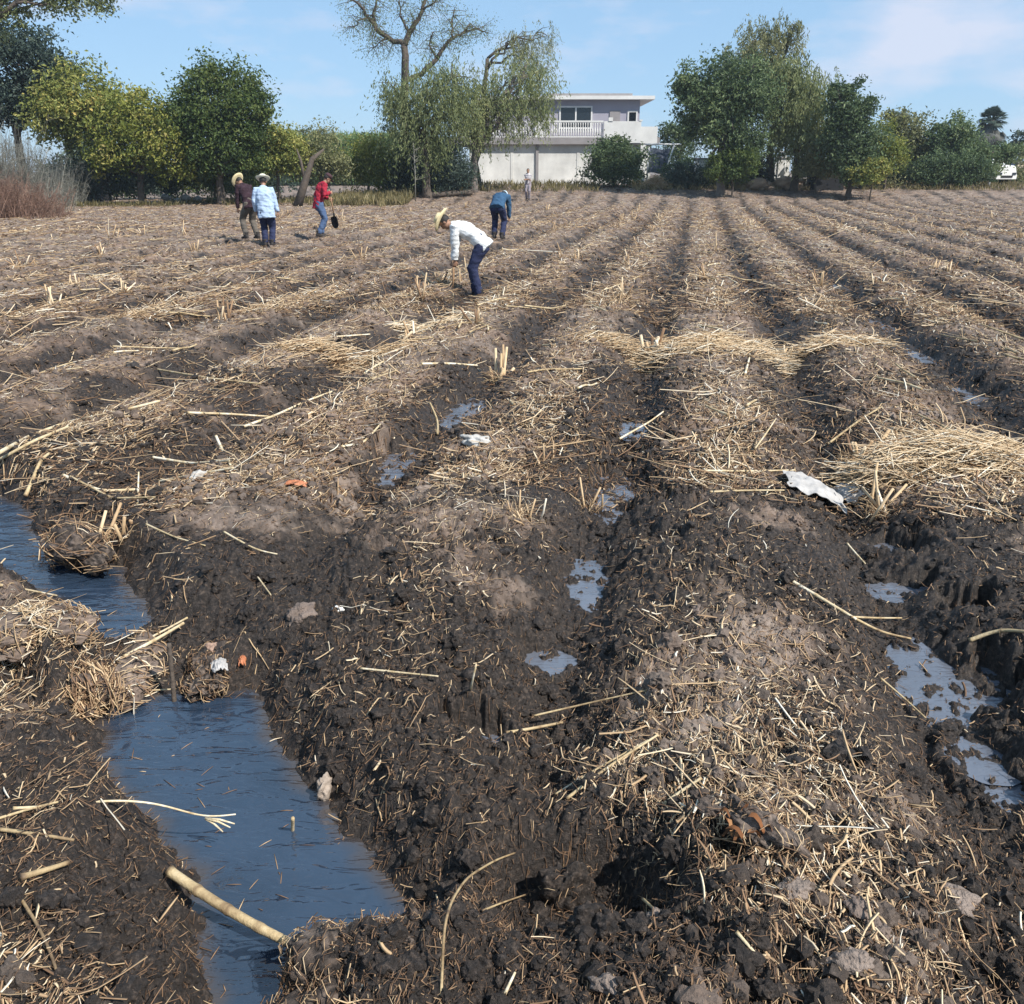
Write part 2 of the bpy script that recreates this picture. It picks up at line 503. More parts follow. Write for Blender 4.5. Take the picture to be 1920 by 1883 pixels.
# ------------------------------------------------------------------ world and sun
SUN_EL, SUN_AZ = R(47), math.atan2(.80, -.60)     # azimuth measured from +Y towards +X
sdir = Vector((math.sin(SUN_AZ) * math.cos(SUN_EL), math.cos(SUN_AZ) * math.cos(SUN_EL), math.sin(SUN_EL)))
W = bpy.data.worlds.new("World"); SC.world = W; W.use_nodes = True
wn = W.node_tree; wn.nodes.clear()
wo = wn.nodes.new('ShaderNodeOutputWorld')
bg = wn.nodes.new('ShaderNodeBackground')
sky = wn.nodes.new('ShaderNodeTexSky'); sky.sky_type = 'NISHITA'; sky.sun_disc = False
sky.sun_elevation = SUN_EL; sky.sun_rotation = SUN_AZ; sky.altitude = 1200; sky.air_density = 1.0; sky.dust_density = .0; sky.ozone_density = 4.0
tc = wn.nodes.new('ShaderNodeTexCoord')
mp = wn.nodes.new('ShaderNodeMapping'); mp.inputs['Scale'].default_value = (1.6, 1.6, 5.0); mp.inputs['Location'].default_value = (.35, .1, .25)
nz = wn.nodes.new('ShaderNodeTexNoise'); nz.inputs['Scale'].default_value = 4.2; nz.inputs['Detail'].default_value = 7; nz.inputs['Roughness'].default_value = .55
cr = ramp(wn, [(.50, (0, 0, 0)), (.76, (.70, .70, .70))])
flat = wn.nodes.new('ShaderNodeMixRGB'); flat.inputs[0].default_value = .70; flat.inputs[2].default_value = (2.65, 4.35, 6.3, 1)
mx = wn.nodes.new('ShaderNodeMixRGB'); mx.inputs[2].default_value = (5.6, 5.7, 6.6, 1)
wn.links.new(tc.outputs['Generated'], mp.inputs['Vector']); wn.links.new(mp.outputs[0], nz.inputs['Vector'])
cd0 = Vector(ray(1850, 35)).normalized(); cd1 = Vector(ray(1690, 120)).normalized()
acc = None
for cd_, lo_, wgt in ((cd0, .9960, .15), (cd1, .9988, .15)):
    vm = wn.nodes.new('ShaderNodeVectorMath'); vm.operation = 'DOT_PRODUCT'; vm.inputs[1].default_value = cd_
    wn.links.new(tc.outputs['Generated'], vm.inputs[0])
    mr_ = wn.nodes.new('ShaderNodeMapRange'); mr_.inputs['From Min'].default_value = lo_; mr_.inputs['From Max'].default_value = 1.0; mr_.inputs['To Max'].default_value = wgt
    wn.links.new(vm.outputs['Value'], mr_.inputs['Value'])
    ad_ = wn.nodes.new('ShaderNodeMath'); ad_.operation = 'ADD'
    wn.links.new(mr_.outputs[0], ad_.inputs[0]); wn.links.new((acc or nz.outputs['Fac']), ad_.inputs[1]); acc = ad_.outputs[0]
wn.links.new(acc, cr.inputs['Fac']); wn.links.new(cr.outputs['Color'], mx.inputs[0])
wn.links.new(sky.outputs['Color'], flat.inputs[1]); wn.links.new(flat.outputs['Color'], mx.inputs[1]); wn.links.new(mx.outputs['Color'], bg.inputs['Color'])
bg.inputs['Strength'].default_value = .10
wn.links.new(bg.outputs[0], wo.inputs['Surface'])
sl = bpy.data.lights.new("sun", 'SUN'); sl.energy = 4.9; sl.angle = R(.5); sl.color = (1, .955, .88)
so = bpy.data.objects.new("sun", sl); COL.objects.link(so)
so.rotation_euler = sdir.to_track_quat('Z', 'Y').to_euler()
so.location = (20, -20, 30)
SC.view_settings.view_transform = 'Standard'; SC.view_settings.look = 'None'
SC.view_settings.exposure = 0.55; SC.view_settings.gamma = 1.0

# ------------------------------------------------------------------ ground sheet (finest near the viewpoint)
da = 0.00150
ths = np.arange(R(-50), R(50), da)
ths = np.concatenate([np.arange(R(-88), R(-50) - .003, .004), ths, np.arange(ths[-1] + .004, R(88), .004)])
rs = [0.45]
while rs[-1] < 72:
    r_ = rs[-1]
    rs.append(r_ + min(max((r_ * r_ + 3.06) / 1.75 * da * .95, .003), .30))
while rs[-1] < 6000: rs.append(rs[-1] * 1.12)
rs = np.array(rs)
RR, TT = np.meshgrid(rs, ths, indexing='ij')
GX, GY = (RR * np.sin(TT)).ravel(), (RR * np.cos(TT)).ravel()
GZ = np.zeros(GX.shape); GM = np.zeros(GX.shape)
for i in range(0, len(GX), 200000):
    s_ = slice(i, i + 200000)
    GZ[s_] = height(GX[s_], GY[s_]); GM[s_] = moisture_shade(GX[s_], GY[s_])
nr, nc = len(rs), len(ths)
ii = np.arange(nr * nc).reshape(nr, nc)
GQ = np.stack([ii[:-1, :-1], ii[:-1, 1:], ii[1:, 1:], ii[1:, :-1]], -1).reshape(-1, 4)[:, ::-1]
ground = link_mesh('ground', np.stack([GX, GY, GZ], 1), GQ, None, M['soil'], None, True, {'moist_shade': GM})
tag(ground, 'ploughed dark soil of the field with furrows and crumbly clods', 'ground', kind='structure')
print('GROUND', nr, nc, 'SP', SP, 'U0', U0)


def gz(x, y):
    return float(height(np.array([x]), np.array([y]))[0])


def gpt(px, py, lift=0.0, it=3):
    z = 0.0
    for _ in range(it):
        x, y = pix(px, py, z); z = gz(x, y)
    return np.array([x, y, z + lift])


# ------------------------------------------------------------------ water
def sheet(name, poly_bbox, z, mat, step, label):
    x0, x1, y0, y1 = poly_bbox
    xs = np.linspace(x0, x1, max(2, int((x1 - x0) / step))); ys = np.linspace(y0, y1, max(2, int((y1 - y0) / step)))
    X, Y = np.meshgrid(xs, ys)
    i = np.arange(X.size).reshape(X.shape)
    q = np.stack([i[:-1, :-1], i[:-1, 1:], i[1:, 1:], i[1:, :-1]], -1).reshape(-1, 4)
    # keep only cells near the pool itself
    cx = X.ravel()[q].mean(1); cy = Y.ravel()[q].mean(1)
    return X, Y, q, cx, cy


for nm, PO, lab in (('water', POOL1, 'blue water of the upper ditch reach beyond the sod dam'), ('water', POOL2, 'blue water of the near ditch reach below the sod dam')):
    P_ = np.array(PO)
    X, Y, q, cx, cy = sheet(nm, (P_[:, 0].min() - .2, P_[:, 0].max() + .2, P_[:, 1].min() - .2, P_[:, 1].max() + .2), ZW, None, .02, lab)
    keep = poly_sd(PO, cx, cy) < .14
    q = q[keep]; used, inv = np.unique(q, return_inverse=True)
    V = np.stack([X.ravel()[used], Y.ravel()[used], np.full(len(used), ZW)], 1)
    sh_ = sstep(-.075, .005, poly_sd(PO, V[:, 0], V[:, 1]) + .035 * fbm(V[:, 0] * 5, V[:, 1] * 5, 3)) * .85
    o = link_mesh(nm, V, inv.reshape(q.shape), None, M['water'], attrs={'shoal': sh_})
    tag(o, lab, 'water', kind='structure')
for k, (hx, hy, ra, rb, lv) in enumerate(PUD):
    a = np.linspace(0, 2 * np.pi, 40, endpoint=False)
    f = 1.15 + .12 * perlin(np.cos(a) * 2 + k * 5, np.sin(a) * 2)
    V = np.vstack([np.stack([hx + ra * f * np.cos(a), hy + rb * f * np.sin(a), np.full(40, lv)], 1), [(hx, hy, lv)]])
    o = link_mesh('puddle', V, None, [(40, j, (j + 1) % 40) for j in range(40)], M['puddle'])
    tag(o, 'shallow muddy puddle lying in a furrow', 'puddle', 'puddles in the furrows', 'structure')

# ------------------------------------------------------------------ loose clods
def ico(sub):
    import bmesh
    bm = bmesh.new(); bmesh.ops.create_icosphere(bm, subdivisions=sub, radius=1)
    V = np.array([v.co[:] for v in bm.verts]); F = np.array([[v.index for v in f.verts] for f in bm.faces]); bm.free()
    return V, F


def scatter_polar(n, r0, r1, amax, power=1.0):
    """random ground points, density falling with distance so far areas are not over-filled"""
    u = RS.rand(n)
    if power == 2.0: r = r0 * (r1 / r0) ** u
    else:
        p = 2 - power; r = (r0 ** p + u * (r1 ** p - r0 ** p)) ** (1 / p)
    t = (RS.rand(n) * 2 - 1) * amax
    return r * np.sin(t), r * np.cos(t)


def clods(n, r0, r1, s0, s1, sub, amax):
    V0, F0 = ico(sub)
    x, y = scatter_polar(n, r0, r1, amax, 2.0)
    keep = (sdcanal(x, y) > .03)
    for hx, hy, ra, rb, lv in PUD:
        keep &= ((x - hx) / ra) ** 2 + ((y - hy) / rb) ** 2 > 1.0
    keep &= (fbm(x * 1.1 + 3, y * 1.1, 3) > -.35 + .5 * RS.rand(n) - .25)
    x, y = x[keep], y[keep]; n = len(x)
    s = s0 * (s1 / s0) ** (RS.rand(n) ** 2.2)
    z = height(x, y) + s * .10
    m = moisture_shade(x, y) + RS.randn(n) * .1
    nv = len(V0)
    tem = []
    for _ in range(14):
        o_ = RS.rand(3) * 60
        q_ = 1 + .42 * perlin(V0[:, 0] * 1.4 + o_[0], V0[:, 1] * 1.4 + V0[:, 2] * 1.2 + o_[1]) + .30 * perlin(V0[:, 0] * 3.1 + o_[1] + V0[:, 2] * 2, V0[:, 1] * 3.1 + o_[2]) + (.10 if sub < 3 else .035) * RS.randn(nv) + (0 if sub < 3 else .16 * perlin(V0[:, 0] * 6 + V0[:, 2] * 5, V0[:, 1] * 6 + o_[0]))
        d = V0 * q_[:, None] * (1, .7 + .5 * RS.rand(), .6 + .35 * RS.rand())
        tem.append(d)
    tem = np.array(tem)
    idx = RS.randint(0, 14, n); a = RS.rand(n) * 6.283
    ca, sa = np.cos(a), np.sin(a)
    D = tem[idx] * s[:, None, None]
    V = np.empty((n, nv, 3))
    V[:, :, 0] = x[:, None] + D[:, :, 0] * ca[:, None] - D[:, :, 1] * sa[:, None]
    V[:, :, 1] = y[:, None] + D[:, :, 0] * sa[:, None] + D[:, :, 1] * ca[:, None]
    V[:, :, 2] = z[:, None] + D[:, :, 2]
    F = (F0[None] + (np.arange(n) * nv)[:, None, None]).reshape(-1, 3)
    return V.reshape(-1, 3), F, np.repeat(np.clip(m, 0, 1), nv)


cv, cf, cm_ = [], [], []
off = 0
for args in ((1300, 1.0, 9, .014, .046, 3, R(50)), (7000, .9, 5, .006, .030, 2, R(50)), (80000, .9, 6, .0025, .010, 1, R(50)), (30000, 5, 16, .008, .038, 1, R(36)), (16000, 14, 50, .02, .07, 1, R(34))):
    v, f, m_ = clods(*args)
    cv.append(v); cf.append(f + off); cm_.append(m_); off += len(v)
o = link_mesh('soil_clods', np.concatenate(cv), None, np.concatenate(cf), M['soil'], None, False, {'moist_shade': np.concatenate(cm_)})
tag(o, 'loose crumbs and clods of dark soil over the whole field', 'soil', kind='stuff')

# ------------------------------------------------------------------ straw litter
HEAPS = [(1770, 860, .50, 1.0), (1340, 655, .75, 1.0), (1180, 660, .55, .9), (660, 685, .7, .9), (965, 950, .28, .9), (1400, 1480, .26, 1.0),
         (1500, 1370, .34, .9), (1560, 1560, .25, .9), (80, 1180, .32, 1.0), (150, 1260, .12, 1.2), (200, 800, .6, .8), (320, 900, .35, .7), (1560, 650, .6, .9), (1000, 1370, .12, .9),
         (810, 1165, .28, .6), (560, 560, 1.2, .7), (260, 520, 1.6, .8), (1500, 780, .5, .8), (1330, 920, .35, .8), (760, 640, .6, .8), (40, 1560, .16, .9), (1150, 1420, .2, .9),
         (1250, 450, 2.2, .7), (1480, 430, 3, .6), (100, 460, 2.5, .6), (1100, 470, 1.5, .6), (700, 430, 2.5, .5), (1850, 900, .4, .9), (620, 900, .3, .7), (380, 1230, .12, .8)]
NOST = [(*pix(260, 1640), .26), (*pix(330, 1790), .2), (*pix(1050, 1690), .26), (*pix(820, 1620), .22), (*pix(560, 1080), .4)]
HP = [(*pix(a, b), c, d) for a, b, c, d in HEAPS]


def straw_mask(x, y):
    r = np.hypot(x, y)
    u, v = uv(x, y)
    t = (u + 0.10 * perlin(v * .35 + 3, u * .5) - U0) / SP
    d = np.abs(t - np.round(t)) * SP
    m = .44 + .30 * sstep(.25, .6, d) * sstep(3, 7, r) + .08 * sstep(6, 12, r)
    m = m + .55 * np.clip(fbm(x * .8 + 70, y * .8, 3), -.6, 1)
    for hx, hy, rr, a in HP:
        m = m + (.9 if hy > 5 else .30) * a * np.exp(-((x - hx) ** 2 + (y - hy) ** 2) / (rr * rr))
    m = m - .05 * np.clip(moisture_shade(x, y), 0, 1) * (r < 9)
    m = np.where(sdcanal(x, y) < .04, 0, m)
    for hx, hy, ra, rb, lv in PUD:
        m = m * (1 - .8 * (((x - hx) / ra) ** 2 + ((y - hy) / rb) ** 2 < 1))
    m = m * (1 - .8 * np.exp(-(d / .28) ** 2)) * np.where(r > 5, .5 + .75 * np.exp(-((d - SP / 2) / .26) ** 2), 1.0)
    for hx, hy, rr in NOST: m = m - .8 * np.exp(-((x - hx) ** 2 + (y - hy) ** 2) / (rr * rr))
    return np.clip(m, 0.02, 1)


def straw(n, r0, r1, amax, L0, L1, w0, w1, seg, tb=.5, ts=.22, mask=True, power=2.0, lift=.01, pos=None, steep=.13):
    if pos is None:
        x, y = scatter_polar(n, r0, r1, amax, power)
        if mask:
            k = RS.rand(n) < straw_mask(x, y); x, y = x[k], y[k]
    else: x, y = pos
    n = len(x)
    L = L0 * (L1 / L0) ** (RS.rand(n) ** 1.6)
    w = (w0 + (w1 - w0) * RS.rand(n) ** 2)
    a = np.where(RS.rand(n) < .35, R(79) + RS.randn(n) * .35, RS.rand(n) * 6.28)   # part of the trash lies along the rows
    flat = (.18 + .5 * RS.rand(n) ** 2) * (1.0 if w1 < .0105 or r0 > 1 else .3); cut = RS.rand(n) < .5
    bend = RS.randn(n) * .42
    pit = np.abs(RS.randn(n)) * steep
    tint = np.clip(tb + ts * RS.randn(n) + .22 * (straw_mask(x, y) - .5), 0, 1)
    ring = seg + 1
    V = np.empty((n, ring, 3, 3))
    cx, cy = x.copy(), y.copy()
    z0 = height(x, y) + lift * RS.rand(n) ** 2
    ang3 = np.array([0, 2.094, 4.189])
    zb = None
    for i in range(ring):
        aa = a + bend * (i / seg - .5)
        if i: cx = cx + np.cos(aa) * L / seg; cy = cy + np.sin(aa) * L / seg
        hz = height(cx, cy, False)
        zz = np.maximum(hz + .004, z0 + (np.tan(np.minimum(pit, 1.2)) * L * (i / seg)))
        tp = np.where(cut, .95, .35 + .65 * math.sin(math.pi * (i + .5) / ring))
        px_, py_ = -np.sin(aa), np.cos(aa)
        for j in range(3):
            s1, c1 = math.sin(ang3[j]), math.cos(ang3[j])
            V[:, i, j, 0] = cx + px_ * w * tp * c1
            V[:, i, j, 1] = cy + py_ * w * tp * c1
            V[:, i, j, 2] = zz + w * tp * flat * s1 + w * .3
    b = np.arange(n)[:, None, None] * ring * 3
    i, j = np.meshgrid(np.arange(seg), np.arange(3), indexing='ij')
    q = np.stack([i * 3 + j, i * 3 + (j + 1) % 3, (i + 1) * 3 + (j + 1) % 3, (i + 1) * 3 + j], -1).reshape(1, -1, 4)
    Q = (q + b).reshape(-1, 4)
    return V.reshape(-1, 3), Q, np.repeat(tint, ring * 3)


SV, SQ, ST = [], [], []
off = 0
for args in ((92000, .9, 6, R(50), .010, .075, .0009, .0038, 2, .45, .27), (80000, .9, 6.5, R(50), .006, .05, .0006, .0026, 2, .24, .18, False), (7000, .9, 7, R(50), .05, .24, .0018, .0060, 4, .50, .24), (9000, .9, 7.5, R(50), .02, .10, .0028, .0075, 4, .44, .25),
             (60000, 5, 14, R(38), .025, .17, .0025, .0085, 2, .46, .28), (50000, 5, 14, R(38), .02, .11, .002, .007, 2, .27, .24, False), (5000, 5, 14, R(38), .15, .5, .004, .010, 3, .5, .24),
             (60000, 12, 32, R(36), .05, .26, .006, .017, 1, .46, .30), (50000, 12, 32, R(36), .04, .22, .006, .015, 1, .30, .27, False), (5000, 12, 32, R(36), .25, .8, .007, .015, 2, .5, .25),
             (40000, 30, 62, R(36), .08, .45, .010, .026, 1, .44, .28), (30000, 30, 62, R(36), .08, .4, .012, .03, 1, .32, .27, False)):
    v, q, t = straw(*args)
    SV.append(v); SQ.append(q + off); ST.append(t); off += len(v)
o = link_mesh('straw_litter', np.concatenate(SV), np.concatenate(SQ), None, M['straw'], None, True, {'tint': np.concatenate(ST)})
tag(o, 'dry cane straw littered over the soil between the rows', 'straw', kind='stuff')

# bits of straw floating on the ditch water
fm_ = MB(); rs = np.random.RandomState(44); kk = 0
while kk < 55:
    px, py = (rs.uniform(190, 760), rs.uniform(1300, 1860)) if rs.rand() < .7 else (rs.uniform(0, 290), rs.uniform(950, 1190))
    x, y = pix(px, py, ZW)
    if min(poly_sd(POOL1, np.array([x]), np.array([y]))[0], poly_sd(POOL2, np.array([x]), np.array([y]))[0]) > -.02 - .10 * (rs.rand() < .3): continue
    a = rs.rand() * 6.28; L = .006 + .03 * rs.rand() ** 2; d = np.array([math.cos(a), math.sin(a), 0]) * L
    p = np.array([x, y, ZW + .001]); fm_.tube([p - d, p + (0, 0, .001), p + d], [.0009, .0015, .0008], 4, np.clip(.30 + .2 * rs.randn(), 0, 1)); kk += 1
tag(fm_.build('floating_straw', M['straw']), 'small bits of straw floating on the ditch water', 'straw', kind='stuff')

# ------------------------------------------------------------------ vegetation
def unit(v):
    return v / (np.linalg.norm(v, axis=-1, keepdims=True) + 1e-9)


def leaf_quads(mb, C, nrm, tan, L, wd, tint, fold=.25):
    """one folded rhombic leaf per row"""
    n = len(C)
    b = unit(np.cross(nrm, tan))
    L = L[:, None]; wd = wd[:, None]
    V = np.empty((n, 4, 3))
    V[:, 0] = C - tan * L * .5
    V[:, 1] = C + b * wd * .5 + nrm * wd * fold
    V[:, 2] = C + tan * L * .5 - nrm * L * .12
    V[:, 3] = C - b * wd * .5 + nrm * wd * fold
    mb.add(V.reshape(-1, 3), np.arange(n * 4).reshape(n, 4), None, np.repeat(tint, 4))


def crown(clumps, n, size, aspect=.5, nsub=None, spread=.30, droop=0.0, base_t=.5, rough=.22, inner=.55, low=-.9, seed=0, hang=0):
    """leaves gathered in many small sprays over lumpy clumps; returns the mesh collector and the spray centres"""
    rs = np.random.RandomState(seed + 100)
    mb = MB(); centres = []
    cl = np.array(clumps, float)
    area = (cl[:, 3] * cl[:, 5] + cl[:, 4] * cl[:, 5] + cl[:, 3] * cl[:, 4])
    share = area / area.sum()
    for k, (x, y, z, rx, ry, rz) in enumerate(cl):
        m = max(6, int((nsub or 90) * share[k] * len(cl) ** .0))
        d = unit(rs.randn(m * 3, 3))
        d = d[d[:, 2] > low][:m]; m = len(d)
        rad = (inner + (1 - inner) * rs.rand(m) ** .5) * (1 + rough * rs.randn(m))
        sc_ = np.array([x, y, z]) + d * rad[:, None] * (rx, ry, rz)
        centres.append(sc_)
        nl = max(8, int(n * share[k] / m))
        st = base_t + .13 * rs.randn(m)
        mr = (rx + ry + rz) / 3
        sp_ = spread * mr * (.6 + .8 * rs.rand(m))
        if hang:
            # drooping sprays: many hanging strings of narrow leaves
            ns = max(3, nl // 14)
            p0 = sc_[:, None, :] + rs.randn(m, ns, 3) * sp_[:, None, None] * (1, 1, .8)
            Ls = hang * (.35 + .9 * rs.rand(m, ns))
            dirs = unit(np.stack([rs.randn(m, ns) * .30 + d[:, None, 0] * .25, rs.randn(m, ns) * .30 + d[:, None, 1] * .25, -np.ones((m, ns))], -1))
            f = rs.rand(m, ns, 14)
            C = p0[:, :, None, :] + dirs[:, :, None, :] * (Ls[:, :, None] * f)[..., None] + rs.randn(m, ns, 14, 3) * size * .35
            T = unit(dirs[:, :, None, :] + rs.randn(m, ns, 14, 3) * .45)
            C = C.reshape(-1, 3); T = T.reshape(-1, 3)
            tt = np.repeat(st, ns * 14) + .10 * rs.randn(len(C))
            Nn = unit(rs.randn(len(C), 3) + (0, 0, .3))
        else:
            C = np.repeat(sc_, nl, 0) + rs.randn(m * nl, 3) * np.repeat(sp_, nl)[:, None] * (1, 1, .75)
            out = np.repeat(d, nl, 0)
            Nn = unit(out * .5 + rs.randn(len(C), 3) * .75 + (0, 0, .35))
            T = unit(np.cross(Nn, rs.randn(len(C), 3)) + (0, 0, -droop))
            tt = np.repeat(st, nl) + .12 * rs.randn(len(C))
        Nn = unit(Nn - T * (Nn * T).sum(1, keepdims=True))
        L = size * (.6 + .8 * rs.rand(len(C)))
        leaf_quads(mb, C, Nn, T, L, L * aspect, np.clip(tt, 0, 1))
    return mb, centres


def limb_path(p0, p1, k, wob, rs):
    p0, p1 = np.array(p0, float), np.array(p1, float)
    t = np.linspace(0, 1, k)
    L = np.linalg.norm(p1 - p0)
    w = rs.randn(k, 3) * wob * L; w[0] = 0; w[-1] = 0
    P = p0 + (p1 - p0) * t[:, None] + w
    P[:, 2] += .10 * L * np.sin(t * math.pi)
    return P


def trunk(base, fork, clumps, r0, centres=None, rs=None, forks=1, twigs=5):
    mb = MB(); rs = rs or np.random.RandomState(3)
    base, fork = np.array(base, float), np.array(fork, float)
    P = limb_path(base - (0, 0, .25), fork, 7, .02, rs)
    rad = np.linspace(r0, r0 * .7, 7); rad[0] *= 1.5; rad[1] *= 1.12
    mb.tube(P, rad, 9, .5)
    for k, c in enumerate(clumps):
        c = np.array(c, float)
        st = P[-1 - (k % 2)]
        Q = limb_path(st, c[:3] + (0, 0, c[5] * .2), 7, .05, rs)
        mb.tube(Q, np.linspace(r0 * .55, r0 * .14, 7), 7, .5)
        if centres is not None and k < len(centres):
            cc = centres[k]; sel = cc[rs.permutation(len(cc))[:twigs]]
            for s in sel:
                q0 = Q[rs.randint(3, 6)]
                mb.tube(limb_path(q0, s, 5, .06, rs), np.linspace(r0 * .2, r0 * .05, 5), 5, .5)
    return mb


LEAF = {
    'dark': [(0, (0.028, 0.046, 0.026)), (.35, (0.066, 0.104, 0.048)), (.65, (0.137, 0.189, 0.081)), (1, (0.263, 0.309, 0.137))],
    'blue': [(0, (0.021, 0.034, 0.030)), (.4, (0.044, 0.070, 0.058)), (.7, (0.088, 0.125, 0.096)), (1, (0.182, 0.221, 0.162))],
    'mango': [(0, (0.061, 0.081, 0.025)), (.3, (0.149, 0.188, 0.049)), (.6, (0.294, 0.308, 0.081)), (.85, (0.494, 0.428, 0.131)), (1, (0.702, 0.539, 0.188))],
    'green': [(0, (.022, .040, .012)), (.3, (.062, .10, .026)), (.6, (.125, .165, .042)), (.85, (.22, .24, .07)), (1, (.32, .30, .11))],
    'yellow': [(0, (0.051, 0.072, 0.019)), (.3, (0.128, 0.163, 0.031)), (.6, (0.256, 0.274, 0.055)), (.85, (0.384, 0.338, 0.095)), (1, (0.460, 0.381, 0.158))],
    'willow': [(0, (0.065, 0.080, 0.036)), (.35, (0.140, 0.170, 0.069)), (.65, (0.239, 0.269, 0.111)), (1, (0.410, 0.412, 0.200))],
    'olive': [(0, (0.084, 0.094, 0.043)), (.4, (0.186, 0.196, 0.094)), (.7, (0.298, 0.298, 0.136)), (1, (0.446, 0.409, 0.222))],
    'cane': [(0, (0.062, 0.108, 0.036)), (.5, (0.150, 0.228, 0.072)), (1, (0.325, 0.360, 0.156))],
    'dry': [(0, (.09, .050, .034)), (.35, (.17, .095, .068)), (.7, (.27, .165, .12)), (1, (.38, .26, .19))],
    'grey': [(0, (.085, .085, .075)), (.4, (.16, .16, .135)), (.7, (.25, .24, .20)), (1, (.34, .32, .27))],
    'grass': [(0, (.085, .075, .03)), (.4, (.17, .145, .06)), (.75, (.28, .225, .11)), (1, (.40, .32, .19))],
}
for k_, st_ in LEAF.items():
    M['leaf_' + k_] = mat_tint('leaf_' + k_, st_,   .6, .36 if k_ not in ('dry', 'grey') else .1, 3.0, .18, .35)


def px_clumps(L, Y, depth=.9):
    out = []
    for c in L:
        px, py, rx, ry = c[:4]; yy = Y + (c[4] if len(c) > 4 else 0)
        X, z = far(px, py, yy); s = pxm(yy)
        out.append((X, yy, z, rx / s, depth * (rx + ry) / 2 / s, ry / (s * 1.06)))
    return out


def tree(name, label, L, Y, n, size, kind, base, r0=.18, bark='bark', forkf=.35, seed=0, cat='tree', group=None, depth=.9, **kw):
    cl = px_clumps(L, Y, depth)
    X, _ = far(base[0], base[1] if len(base) > 1 and base[1] else 340, Y)
    g = gz(X, Y)
    org = np.array([X, Y, g])
    mb, cen = crown(cl, n, size, seed=seed, **kw)
    root = thing(name, tuple(org), label, cat, group)
    mb.V = [v - org for v in mb.V]
    mb.build('crown' if cat == 'tree' else 'foliage', M['leaf_' + kind], root, False)
    zc = min(c[2] for c in cl)
    cx = np.mean([c[0] for c in cl])
    fk = np.array([X * .82 + cx * .18, Y, g + max(.35, (zc - g) * (forkf * 2))])
    tb = trunk(org, fk, cl, r0, cen, np.random.RandomState(seed + 5))
    tb.V = [v - org for v in tb.V]
    tb.build('trunk' if cat == 'tree' else 'stem', M[bark], root)
    return root


# --- left side
tree('dark_tree', 'tall dark bluish tree at the left edge behind the yellow green ones', [(55, 115, 70, 48), (15, 185, 50, 60), (95, 165, 40, 40), (10, 80, 50, 40), (60, 210, 60, 35)],
     54, 15000, .22, 'blue', (40,), .28, seed=1, nsub=150, spread=.28, inner=.4)
# spreading branch that enters the frame at the top left
r_ = tree('spreading_tree', 'tree whose light green branches reach in at the top left corner', [(150, 8, 80, 20), (60, -15, 110, 32), (210, -22, 50, 24), (-120, -40, 160, 80), (-60, 60, 60, 30), (30, 30, 40, 18)],
          46, 13000, .16, 'willow', (-170,), .35, seed=2, nsub=190, spread=.26, inner=.35, forkf=.45, depth=.5)
tree('mango_tree', 'yellow green round tree between the dark tree and the golden one', [(150, 190, 62, 58), (110, 220, 50, 50), (200, 205, 45, 45), (170, 260, 50, 40)], 53, 13000, .21, 'mango', (160,), .2, seed=3, nsub=190, spread=.26)
tree('golden_tree', 'golden green tree with the yellowest leaves, left of the round tall one', [(255, 215, 50, 42), (300, 262, 52, 58), (235, 265, 52, 48), (320, 300, 40, 38), (205, 300, 45, 30)], 51.5, 15000, .19, 'yellow', (262,), .2, seed=4, nsub=210, spread=.25)
tree('shade_tree', 'tall rounded mid green tree with a domed crown on the left', [(410, 185, 72, 66), (372, 225, 58, 55), (455, 215, 52, 62), (412, 265, 78, 52), (345, 215, 30, 50), (480, 200, 28, 36), (400, 145, 34, 26), (430, 305, 60, 30)],
     52, 24000, .19, 'green', (410,), .24, seed=5, nsub=330, spread=.22, base_t=.40)
tree('dark_shrub', 'low dark shrubs under the domed tree', [(360, 320, 40, 34), (410, 335, 40, 30), (450, 325, 40, 34), (390, 300, 50, 30)], 53.5, 8000, .17, 'dark', (400,), .08, seed=6, cat='shrub', nsub=100)
tree('undergrowth_shrub', 'black green undergrowth in the shade below the golden tree', [(150, 330, 50, 36), (215, 330, 50, 38), (270, 335, 45, 30), (310, 345, 30, 20), (120, 345, 40, 26), (190, 300, 60, 30)], 52.5, 11000, .17, 'blue', (200,), .08, seed=7, cat='shrub', nsub=120)
tree('leafy_shrub', 'green shrub with light tips right of the domed tree', [(520, 262, 34, 28), (500, 300, 36, 36), (545, 285, 30, 30)], 54, 7000, .18, 'mango', (520,), .1, seed=8, cat='shrub', nsub=90)
tree('olive_shrub', 'grey green bush behind the farmer in the red shirt', [(600, 280, 36, 34), (575, 305, 40, 32), (625, 310, 36, 32)], 55, 7500, .15, 'olive', (600,), .1, seed=9, cat='shrub', nsub=100)
tree('orange_shrub', 'bush with orange tinted top beside the weeping tree', [(690, 290, 46, 30), (655, 320, 36, 26), (720, 310, 36, 36), (700, 330, 40, 22)], 57, 8000, .16, 'yellow', (690,), .1, seed=10, cat='shrub', nsub=110, base_t=.5)
# leaning dark trunk beside the red shirt
mb = MB(); X0, _ = far(553, 355, 50.5); g = gz(X0, 50.5)
X1, z1 = far(585, 298, 50.5); X2, z2 = far(566, 302, 50.5); X3, z3 = far(605, 280, 50.5)
mb.tube([(0, 0, -.2), ((X1 - X0) * .45, 0, (z1 - g) * .4), (X1 - X0, .1, z1 - g), (X3 - X0, .3, z3 - g)], [.26, .20, .13, .05], 9)
mb.tube([((X1 - X0) * .55, 0, (z1 - g) * .5), (X2 - X0 - .1, .2, z2 - g), (X2 - X0 - .3, .3, z2 - g + .6)], [.10, .07, .03], 7)
t = thing('leaning_stump', (X0, 50.5, g), 'dark leaning forked trunk left of the farmer in the red shirt', 'stump')
mb.build('trunk', M['bark'], t)

